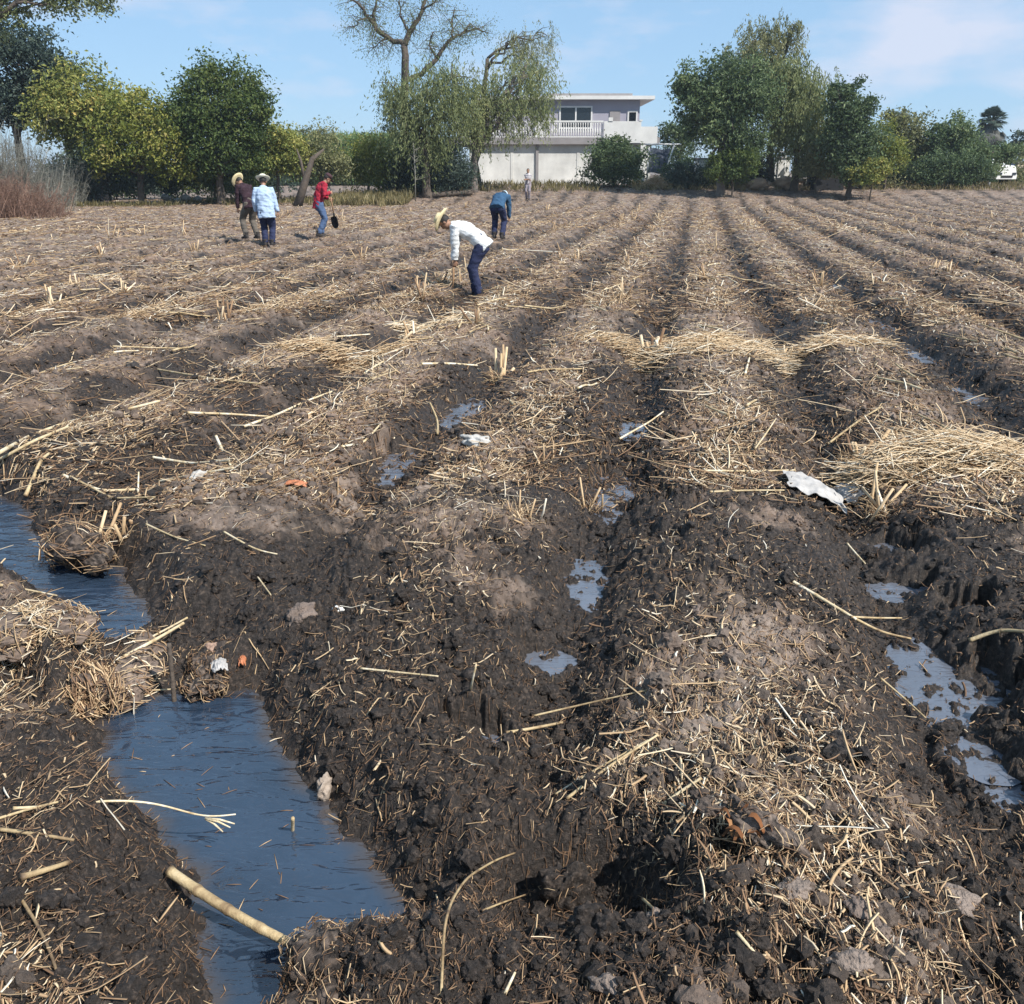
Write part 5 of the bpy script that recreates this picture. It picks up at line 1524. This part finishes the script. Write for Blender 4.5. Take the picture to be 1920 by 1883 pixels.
LS = [
    ([(676, 1257, .02), (740, 1264, .03), (822, 1272, .02)], .0060, 'straight pale cane piece lying level in dark soil right of the dam', .88),
    ([(880, 1312, .0), (884, 1285, .06), (893, 1245, .13)], .0065, 'pale cane stub leaning upright from the dark soil in mid foreground', .9),
    ([(1000, 1346, .01), (1100, 1322, .03), (1212, 1298, .02)], .0055, 'thin tan stalk lying flat above the yellow slanting one', .6),
    ([(1062, 1502, .02), (1130, 1450, .06), (1232, 1383, .05)], .0072, 'long yellow cane stalk slanting up through the foreground straw', .72),
    ([(1040, 1494, .02), (1120, 1440, .05), (1215, 1392, .03)], .0048, 'thin pale stalk lying beside the long yellow slanting one', .85),
    ([(826, 1900, -.02), (829, 1820, .05), (832, 1735, .10), (845, 1690, .12), (875, 1645, .12), (930, 1612, .10), (992, 1590, .06)], .0052, 'dry bowed stem arching over the dark hollow at the bottom', .5),
    ([(905, 1712, .02), (940, 1695, .05), (985, 1682, .04)], .004, 'thin grey twig branching toward the hollow from the bowed stem', .55),
    ([(1484, 1093, .02), (1550, 1130, .04), (1605, 1165, .03)], .0125, 'thick whitish cane piece slanting down in the right furrow side', .95),
    ([(1600, 1162, .03), (1650, 1190, .03), (1705, 1215, .01)], .009, 'tan cane piece continuing below the thick whitish one', .6),
    ([(1595, 1160, .02), (1640, 1164, .02), (1690, 1162, .02)], .007, 'level pale piece crossing the end of the thick whitish cane', .75),
    ([(1812, 1225, .03), (1865, 1210, .05), (1935, 1190, .04)], .0125, 'pale thick cane reaching in from the right edge by the big puddle', .7),
    ([(1795, 1195, .02), (1812, 1225, .03)], .008, 'short pale stub meeting the thick cane above the big puddle', .85),
    ([(276, 998, .02), (330, 1012, .03), (385, 1026, .02)], .0075, 'pale twig lying right of the upper ditch bend', .8),
    ([(420, 1000, .03), (455, 1030, .04), (485, 1052, .03), (520, 1042, .03)], .0075, 'crooked pale twig in dark soil above the ditch', .88),
    ([(478, 1075, .02), (508, 1116, .02)], .006, 'short pale stick pointing down below the crooked twig', .9),
    ([(258, 945, .0), (259, 915, .10), (260, 885, .2)], .009, 'upright white stub standing above the upper ditch bank', .95),
    ([(135, 985, .03), (190, 945, .06), (262, 920, .05)], .016, 'thick pale cane leaning on the sod at the upper ditch bend', .85),
    ([(150, 1000, .02), (215, 960, .05), (290, 935, .04)], .010, 'thinner tan cane parallel to the thick one at the upper bend', .6),
    ([(290, 880, .03), (360, 868, .04), (432, 866, .03)], .013, 'whitish cane lying level above the upper ditch', .95),
    ([(300, 905, .03), (370, 893, .04), (438, 880, .03)], .012, 'broad pale cane just under the whitish level one', .85),
    ([(770, 1030, .02), (790, 1085, .05), (815, 1150, .02)], .005, 'thin brown straight stem lying down the dry patch in the centre', .45),
    ([(948, 1378, .02), (1000, 1372, .03), (1055, 1358, .02)], .009, 'yellow cane piece lying level near the long slanting one', .62),
    ([(1245, 1512, .02), (1275, 1485, .03), (1315, 1463, .03)], .0075, 'pale bent cane piece in the straw right of the long yellow one', .85),
    ([(1205, 1690, .01), (1225, 1712, .02), (1242, 1722, .01)], .006, 'short tan stick at the right rim of the dark hollow', .6),
    ([(1380, 1752, .02), (1405, 1782, .02), (1432, 1812, .01)], .006, 'pale stick pointing down right near the bottom', .88),
    ([(945, 1872, .01), (955, 1850, .04), (966, 1828, .05)], .006, 'short white stub at the bottom centre', .95),
    ([(1588, 1022, .01), (1602, 1040, .02), (1622, 1060, .01)], .008, 'short white piece below the white sheet', .95),
    ([(1650, 1275, .02), (1690, 1305, .04), (1735, 1350, .02)], .006, 'thin yellow stem dipping into the big puddle', .72),
    ([(790, 684, .03), (840, 684, .04), (895, 687, .03)], .016, 'level whitish cane left of the forked stubble clump', .92),
    ([(560, 632, .03), (620, 640, .05), (695, 652, .03)], .016, 'long white cane slanting in the left middle rows', .95),
    ([(352, 776, .03), (420, 783, .05), (505, 783, .03)], .014, 'level pale cane in the dry soil left of centre', .85),
    ([(405, 818, .14), (415, 840, .08), (432, 872, .02)], .014, 'pale stub leaning in the dry soil left of centre', .92),
    ([(300, 725, .04), (390, 727, .05), (490, 722, .03)], .014, 'long tan cane along the row at the left', .6),
    ([(0, 1100, .04), (50, 1108, .05), (108, 1120, .02)], .0085, 'white cane lying across the left bank beside the upper water', .95),
    ([(1320, 885, .03), (1400, 890, .04), (1490, 884, .03)], .010, 'long straight pale stalk left of the white sheet', .8),
    ([(1330, 925, .02), (1400, 920, .04), (1470, 922, .03)], .009, 'lower yellowish stalk left of the white sheet', .65),
    ([(1415, 842, .02), (1435, 815, .12), (1455, 785, .2)], .008, 'thin stem rising from the soil behind the white sheet', .8),
    ([(640, 840, .02), (680, 838, .03), (720, 842, .02)], .012, 'short whitish piece left of the middle puddles', .9),
    ([(820, 815, .0), (822, 790, .1), (806, 755, .2)], .012, 'bent yellow stub standing beside the upper puddle', .72),
    ([(1105, 900, .0), (1104, 885, .12), (1105, 868, .22)], .006, 'thin green yellow shoot standing beside the middle puddle', .5),
    ([(40, 1650, .02), (80, 1640, .03), (130, 1622, .03)], .012, 'flat grey brown cane piece on the left bank near the water', .5),
    ([(0, 1568, .01), (50, 1572, .02), (140, 1580, .01)], .008, 'tan stalk lying level at the left edge of the bank', .5),
    ([(-20, 1545, .02), (50, 1520, .03), (110, 1508, .03)], .006, 'grey twig beside the foot of the arching forked one', .7),
    ([(40, 1690, .02), (80, 1720, .03), (110, 1780, .03), (118, 1860, .0)], .006, 'bowed grey root hanging down the left bank', .35),
    ([(203, 470, .0), (204, 440, .3), (203, 408, .6)], .010, 'thin pale reed standing upright in the far left rows', .9),
    ([(850, 592, .0), (849, 575, .15), (850, 552, .35)], .014, 'pale peg standing in the soil before the bending digger', .95),
    ([(140, 1213, .02, ZW + .02), (235, 1219, .02, ZW + .03), (290, 1192, .02, ZW + .07), (352, 1158, .02, ZW + .12)], .0085, 'white root like stalk curving along the water edge on top of the dam', .98),
    ([(232, 1232, .02, ZW + .06), (300, 1195, .02, ZW + .10), (345, 1168, .02, ZW + .13)], .012, 'broad pale stalk slanting over the left half of the dam', .9),
    ([(205, 1298, .02, ZW + .01), (300, 1294, .02, ZW + .015), (330, 1292, .02, ZW + .02)], .006, 'pale stalk floating along the lower foot of the dam', .9),
]
for pts, r, lab, t_ in LS: stalk(pts, r, lab, tint=t_)


# generic loose canes of the middle field
n = 150
x, y = scatter_polar(700, 6, 32, R(31), 1.4)
k = RS.rand(700) < straw_mask(x, y) + .1; x, y = x[k][:n], y[k][:n]
for i in range(len(x)):
    a = R(79) + RS.randn() * .55; L = .25 + .6 * RS.rand(); r = .009 + .009 * RS.rand()
    d = np.array([math.cos(a), math.sin(a)]) * L / 2; P = []
    for f in (-1, -.3, .4, 1):
        q = np.array([x[i], y[i]]) + d * f; P.append(((q[0], q[1], gz(q[0], q[1]) + .025 + .03 * RS.rand()),))
    stalk(P, r, 'loose weathered cane length lying among the trash of the middle rows', tint=.45 + .5 * RS.rand(), group='loose canes in the middle rows')

# stubble stools
def stool(px, py, n, L, r, label, seed, spreadv=.45, group=None, pos=None, tint=.65, fibre=60):
    rs = np.random.RandomState(seed)
    g = np.array(pos) if pos is not None else gpt(px, py)
    mb = MB()
    for i in range(n):
        d = unit(np.array([rs.randn() * spreadv, rs.randn() * spreadv, 1.0])); p = np.array([rs.randn() * .05, rs.randn() * .05, -.03]); l = L * (.5 + .7 * rs.rand())
        mb.tube([p, p + d * l * .4, p + d * l + rs.randn(3) * .01], [r, r * 1.05, r * .9], 7, np.clip(tint + .2 * rs.randn(), 0, 1))
    for i in range(fibre):
        d = unit(np.array([rs.randn(), rs.randn(), .45 + .5 * rs.rand()])); p = np.array([rs.randn() * .05, rs.randn() * .05, 0]); l = L * (.3 + .6 * rs.rand())
        mb.tube([p, p + d * l * .5, p + d * l - (0, 0, l * .25)], [r * .3, r * .25, r * .1], 3, np.clip(tint - .15 + .25 * rs.randn(), 0, 1), cap=False)
    o = mb.build('cane_stubble', M['straw']); o.location = tuple(g); return tag(o, label, 'stubble', group)
stool(940, 706, 9, .36, .014, 'forked stubble clump with two tall pale stalks in the centre', 1, .5)
stool(1228, 672, 7, .34, .018, 'stubble clump with one thick upright stub in the middle rows', 2, .3)
stool(1598, 862, 8, .30, .012, 'stubble clump with split pale tips behind the white sheet', 3, .4)
stool(1655, 965, 7, .26, .008, 'stubble clump of fine bent stalks right of the white sheet', 4, .5)
stool(968, 968, 9, .16, .005, 'frayed round stubble tuft in the centre of the dark soil', 5, .8, fibre=140)
stool(1010, 870, 6, .16, .005, 'greenish frayed tuft above the centre puddle', 6, .7, fibre=90, tint=.45)
stool(1100, 955, 4, .20, .006, 'small tuft standing at the left rim of the centre puddle', 7, .3, tint=.6)
stool(225, 985, 6, .2, .009, 'stubble standing on the sod at the upper ditch bend', 8, .5)
stool(770, 610, 6, .34, .014, 'pale stubble clump left of the digger\'s row', 9, .5)
stool(1470, 680, 7, .34, .012, 'stubble clump fanning out in the furrow of the right rows', 10, .55)
n = 70; cnt = 0; rs = np.random.RandomState(77)
while cnt < n:
    k_ = rs.randint(-12, 14); v_ = 9 + 36 * rs.rand() ** 1.3; u_ = U0 + (k_ + .5) * SP + rs.randn() * .15
    x = u_ * cA + v_ * sA; y = -u_ * sA + v_ * cA
    if abs(x) > y * .58 + 1: continue
    if math.hypot(x - g0[0], y - g0[1] + .6) < 1.8 or (g0[1] - 6.5 < y < g0[1] and abs(x / y - g0[0] / g0[1]) < .04): continue
    stool(0, 0, rs.randint(3, 7), .22 + .16 * rs.rand(), .011, 'short cane stubble left standing along a ridge of the far rows', 200 + cnt, .45, 'stubble along the far rows', (x, y, gz(x, y)), .4 + .3 * rs.rand(), 14); cnt += 1

# straw heaps
def heap(px, py, rx, ry, h, n, L, w, lab, seed, tint=.68, ax=None):
    g = gpt(px, py); g[2] = gz(g[0], g[1]); return straw_pile('straw_heap', lab, g, (rx, ry), h, n, L, w, seed, tint, 'straw heap', ax=ax)
heap(1780, 868, .62, .34, .17, 899, .50, .0042, 'big combed heap of golden straw at the right', 60, .72, (1, .1, -.05))
heap(1690, 900, .20, .22, .12, 420, .28, .0038, 'small shaggy straw tuft at the left end of the big golden heap', 61, .6)
heap(1345, 652, .85, .42, .06, 520, .6, .006, 'broad yellow straw mat in the middle rows', 62, .72, (1, .15, 0))
heap(1180, 665, .55, .30, .05, 320, .5, .006, 'smaller yellow straw mat left of the thick upright stub', 63, .66, (1, .1, 0))
heap(650, 690, .7, .25, .06, 420, .5, .006, 'straw heap trailing along the row left of centre', 64, .62, (1, .6, 0))
heap(1570, 640, .5, .28, .05, 300, .45, .006, 'yellow straw mat right of the broad one', 65, .7, (1, .1, 0))
heap(800, 600, .5, .35, .06, 260, .5, .007, 'pale straw strip leading to the digger', 66, .8, (.9, .7, 0))
heap(50, 1165, .22, .16, .06, 420, .16, .0028, 'flattened golden straw on the left bank by the upper water', 67, .7)

# sods, dam and bank tufts
def sod(name, label, cat, c, r, squash, seed, nstraw, tint=.5, L=.10, w=.0016, hangdir=None, wet=.62):
    t = thing(name, tuple(c), label, cat)
    o = boulder('soil', '', None, (0, 0, 0), r, M['soil'], seed, squash, 5, .28, .3)
    del o['label']; o.parent = t
    a = o.data.attributes['moist_shade']; nv = len(o.data.vertices); a.data.foreach_set('value', np.clip(wet + .25 * RS.randn(nv), 0, 1).astype(np.float32))
    V = np.empty(nv * 3, np.float32); o.data.vertices.foreach_get('co', V); V = V.reshape(-1, 3)
    V = V + (.012 * perlin(V[:, 0] * 40, V[:, 1] * 40 + V[:, 2] * 33))[:, None] * unit(V) + (.02 * perlin(V[:, 0] * 14 + 5, V[:, 1] * 14 + V[:, 2] * 12))[:, None] * unit(V)
    o.data.vertices.foreach_set('co', V.astype(np.float32).ravel()); o.data.update()
    lo = np.array(o.location)
    rs = np.random.RandomState(seed + 9); mb = MB()
    nstraw = int(nstraw * .55); tint = tint - .10; L = L * .8; sel = rs.choice(np.where(V[:, 2] > -.25 * r)[0], nstraw)
    for i in sel:
        p = V[i] + lo; nn = unit(V[i]); d = rs.randn(3) * .8 + (np.array(hangdir) if hangdir is not None else 0); d = unit(d - nn * np.dot(d, nn) * .75)
        l = L * (.3 + .9 * rs.rand()); q = p + nn * .004
        mb.tube([q - d * l * .5, q + nn * (.006 + .012 * rs.rand()), q + d * l * .5 - (0, 0, .1 * l)], [w, w * 1.2, w * .6], 3, np.clip(tint + .22 * rs.randn(), 0, 1), cap=False, flat=.6)
    mb.build('straw', M['straw'], t)
    return t
x, y = pix(660, 1850, ZW + .05)
sod('sod_clump', 'fibrous reddish sod plugging the near end of the ditch', 'sod', (x, y, ZW + .03), .17, (1.15, .8, .62), 401, 1500, .38, .07, .0014, (0, -.4, -.8))
x, y = pix(790, 1790, ZW + .1)
sod('sod_clump', 'darker sod wedged between the near ditch plug and the bowed stem', 'sod', (x, y, ZW + .08), .10, (1.1, .9, .8), 402, 300, .3, .06, .0013)
g = gpt(140, 985)
sod('sod_clump', 'brown straw covered sod hanging over the upper ditch bend', 'sod', (g[0], g[1], ZW + .06), .20, (1.35, .62, .5), 403, 330, .42, .20, .0026, (.8, .5, -.3))
g = pix(255, 1245, ZW + .06)
sod('sod_dam', 'straw topped sod damming the ditch on its left half', 'dam', (g[0], g[1], ZW + .0), .16, (1.5, .7, .36), 404, 420, .66, .14, .0028, (1, .35, 0), .25)
g = pix(395, 1250, ZW + .06)
sod('sod_dam', 'brown rooty sod closing the right half of the ditch dam', 'dam', (g[0], g[1], ZW + .02), .14, (1.3, .7, .45), 405, 620, .38, .07, .0018, None, .6)
g = gpt(160, 1270)
sod('straw_tuft', 'hanging tuft of reddish straw on the left bank beside the dam', 'straw tuft', (g[0], g[1], g[2] - .03), .12, (.9, .7, .7), 406, 800, .5, .20, .0026, (.55, -.75, -.5), .4)
g = gpt(70, 1175)
sod('sod_clump', 'dry straw littered sod on the left bank above the tuft', 'sod', (g[0], g[1], g[2] - .04), .15, (1.3, .9, .40), 407, 500, .6, .16, .0025, None, .25)
g = gpt(1062, 1600)
sod('dark_sod', 'black upright sod standing at the rim of the dark hollow', 'sod', (g[0], g[1] + .02, g[2] - .02), .085, (.75, .6, 1.25), 408, 60, .3, .05, .0012, None, 1.0)
g = gpt(1420, 1575)
t = sod('rusty_sod', 'sod with rust orange rotten husk among the foreground straw', 'sod', (g[0], g[1], g[2]), .085, (1.35, .7, .6), 409, 200, .5, .06, .0016, None, .45)
M['rust'] = mat_tint('rust_husk', [(0, (.07, .03, .012)), (.5, (.22, .09, .035)), (1, (.42, .25, .12))], .9, .1)
rs = np.random.RandomState(12); mb = MB()
for i in range(14):
    a = rs.rand() * 6.28; p = np.array([-.05 + rs.randn() * .035, -.03 + rs.randn() * .02, .045 + rs.randn() * .015]); d = unit(np.array([rs.randn(), rs.randn() - .5, rs.randn() * .6])); s = unit(np.cross(d, rs.randn(3)))
    l = .03 + .04 * rs.rand(); wv = .008
    V = []
    for f in (0, .33, .66, 1):
        cc = p + d * l * (f - .5) + np.array([0, 0, .02]) * math.sin(f * 3.1); V += [cc - s * wv * (1 - .5 * f), cc + s * wv * (1 - .5 * f) + (0, 0, .004)]
    mb.add(V, [(0, 1, 3, 2), (2, 3, 5, 4), (4, 5, 7, 6)], None, np.clip(.4 + .25 * rs.randn(), 0, 1))
mb.build('husk', M['rust'], t)

# stones and hard clods one can point at
M['paleclod'] = mat_simple('pale_clod', (.20, .158, .132), .95, .45, 22, .9, 90)
M['rock'] = mat_simple('brown_clod', (.17, .13, .108), .95, .4, 22, .9, 90); M['pink'] = mat_simple('pinkish_stone', (.30, .20, .15), .9, .2, 16, .5, 70)
for px, py, r, lab, mt, sq in ((565, 1155, .085, 'rounded brown clod with a dark underside right of the dam', 'rock', (1.2, .8, .7)), (395, 1160, .045, 'pinkish stone on the right end of the dam', 'pink', (1, .8, .8)),
                               (1142, 1852, .050, 'pale flat topped clod at the bottom centre', 'paleclod', (1.2, .7, .6)), (632, 1140, .028, 'small white stone right of the brown clod', 'white_wall', (1.3, .8, .6)),
                               (1305, 1148, .05, 'pale brown clod in the middle of the right ridge', 'rock', (1, .8, .6)), (893, 832, .10, 'pale grey flat stone below the upper puddle', 'rubble', (1.3, .8, .45)),
                               (372, 897, .07, 'grey stone beside the whitish canes above the ditch', 'rubble', (1, .8, .8)), (1490, 1668, .055, 'smooth pale clod below the rusty sod', 'paleclod', (1.2, .8, .45)),
                               (1640, 1760, .06, 'brown block of soil near the bottom right', 'rock', (.9, .8, .8)), (1780, 1668, .085, 'broad smooth mud lump at the right edge of the foreground', 'paleclod', (1.4, .8, .4)), (170, 1050, .055, 'dark wet clod sitting in the upper ditch water', 'boot', (1.3, .7, .6)),
                               (1230, 1725, .04, 'small pale clod by the right rim of the hollow', 'paleclod', (1, .8, .7)), (1590, 1810, .06, 'long pale soil block at the bottom right', 'paleclod', (.7, 1.2, .5)), (1610, 1700, .045, 'rounded tan clod in the straw at the lower right', 'rock', (1, .9, .6)),
                               (250, 690, .09, 'dark grey clod in the left rows', 'boot', (1, .8, .7)), (320, 720, .09, 'white topped stone in the left rows', 'rubble', (1, .7, .6))):
    g = gpt(px, py); boulder('stone' if 'stone' in lab else 'clod', lab, 'stone' if 'stone' in lab else 'clod', g, r * (.8 if 'stone' in lab else .68), M[mt], int(px), sq, 4, .30, .42)

# scraps of plastic and rag
def crumple(name, label, cat, px, py, w, d, h, mat, seed, rot=0.0, lift=.02, z0=None):
    rs = np.random.RandomState(seed); g = gpt(px, py) if z0 is None else np.array([*pix(px, py, z0), z0]); nx, ny = 40, 26
    u, v = np.meshgrid(np.linspace(-1, 1, nx), np.linspace(-1, 1, ny)); o = rs.rand(2) * 40
    e = .16 * perlin(v * 1.7 + o[0], u * 0) ; e2 = .2 * perlin(u * 1.7 + o[1], v * 0)
    X = (u * (1 + e)) * w; Yv = (v * (1 + e2)) * d
    Z = h * (1 - .55 * np.abs(u) ** 2 - .35 * v * v) + h * .35 * (1 - 2 * np.abs(perlin(u * 1.4 + o[0], v * 1.4 + o[1]))) + h * .14 * perlin(u * 5 + o[1], v * 5 + o[0])
    c, s = math.cos(rot), math.sin(rot); xx, yy = X * c - Yv * s, X * s + Yv * c
    ce = [gz(g[0] + a * w * .8, g[1] + b * d * .8) - g[2] for a, b in ((0, 0), (1, 0), (-1, 0), (0, 1), (0, -1))]
    base = 0 * X if z0 is not None else np.mean(ce) + X / w * np.clip((ce[1] - ce[2]) / 2, -w, w) + Yv / d * np.clip((ce[3] - ce[4]) / 2, -d * 1.2, d * 1.2)
    V = np.stack([xx, yy, base + lift + np.maximum(Z, .004)], -1).reshape(-1, 3)
    i = np.arange(nx * ny).reshape(ny, nx); q = np.stack([i[:-1, :-1], i[:-1, 1:], i[1:, 1:], i[1:, :-1]], -1).reshape(-1, 4)
    mb = MB(); mb.add(V, q); mb.add(V - (0, 0, .003), q[:, ::-1])
    ob = mb.build(name, M[mat]); ob.location = tuple(g); return tag(ob, label, cat)
M['plastic'] = mat_simple('white_plastic', (.36, .345, .33), .55, .3, 10, .2, 50)
M['rag'] = mat_simple('tan_rag', (0.30, .245, .20), .85, .25, 14, .4, 70)
M['orange'] = mat_simple('orange_wrapper', (.40, .15, .07), .55, .2, 18, .2, 60)
crumple('plastic_sheet', 'crumpled white plastic sheet lying left of the big golden straw heap', 'plastic sheet', 1525, 930, .17, .12, .05, 'plastic', 3, -.1)
crumple('plastic_sheet', 'narrow strip of dirty white plastic trailing right of the crumpled sheet', 'plastic sheet', 1590, 938, .07, .10, .05, 'plastic', 4, .5)
g = gpt(606, 1425); boulder('rag', 'folded tan rag on the right bank of the near ditch', 'rag', g, .050, M['rag'], 71, (.72, .42, 1.0), 4, .26, .25)
crumple('paper_scrap', 'white paper scrap on the right half of the dam', 'paper', 412, 1255, .030, .045, .03, 'plastic', 6, .4, .0, ZW + .10)
crumple('wrapper', 'orange wrapper lying in the dry soil left of centre', 'wrapper', 556, 915, .06, .03, .02, 'orange', 7)
crumple('wrapper', 'small orange wrapper at the right end of the dam', 'wrapper', 455, 1243, .014, .03, .02, 'orange', 8, .2, .0, ZW + .08)

# ------------------------------------------------------------------ dusty air
mh, nth, outh = new_mat('haze_air')
pv = N(nth, 'ShaderNodeVolumePrincipled', inp={'Density': .0005, 'Anisotropy': .3}); pv.inputs['Color'].default_value = (.80, .90, 1.0, 1)
nth.links.new(pv.outputs[0], outh.inputs['Volume'])
hb = MB(); hb.box(-6600, 6600, -60, 6600, -2.2, 24)
tag(hb.build('haze', mh, None, False), 'thin bluish dusty air over the field', 'haze', kind='stuff')
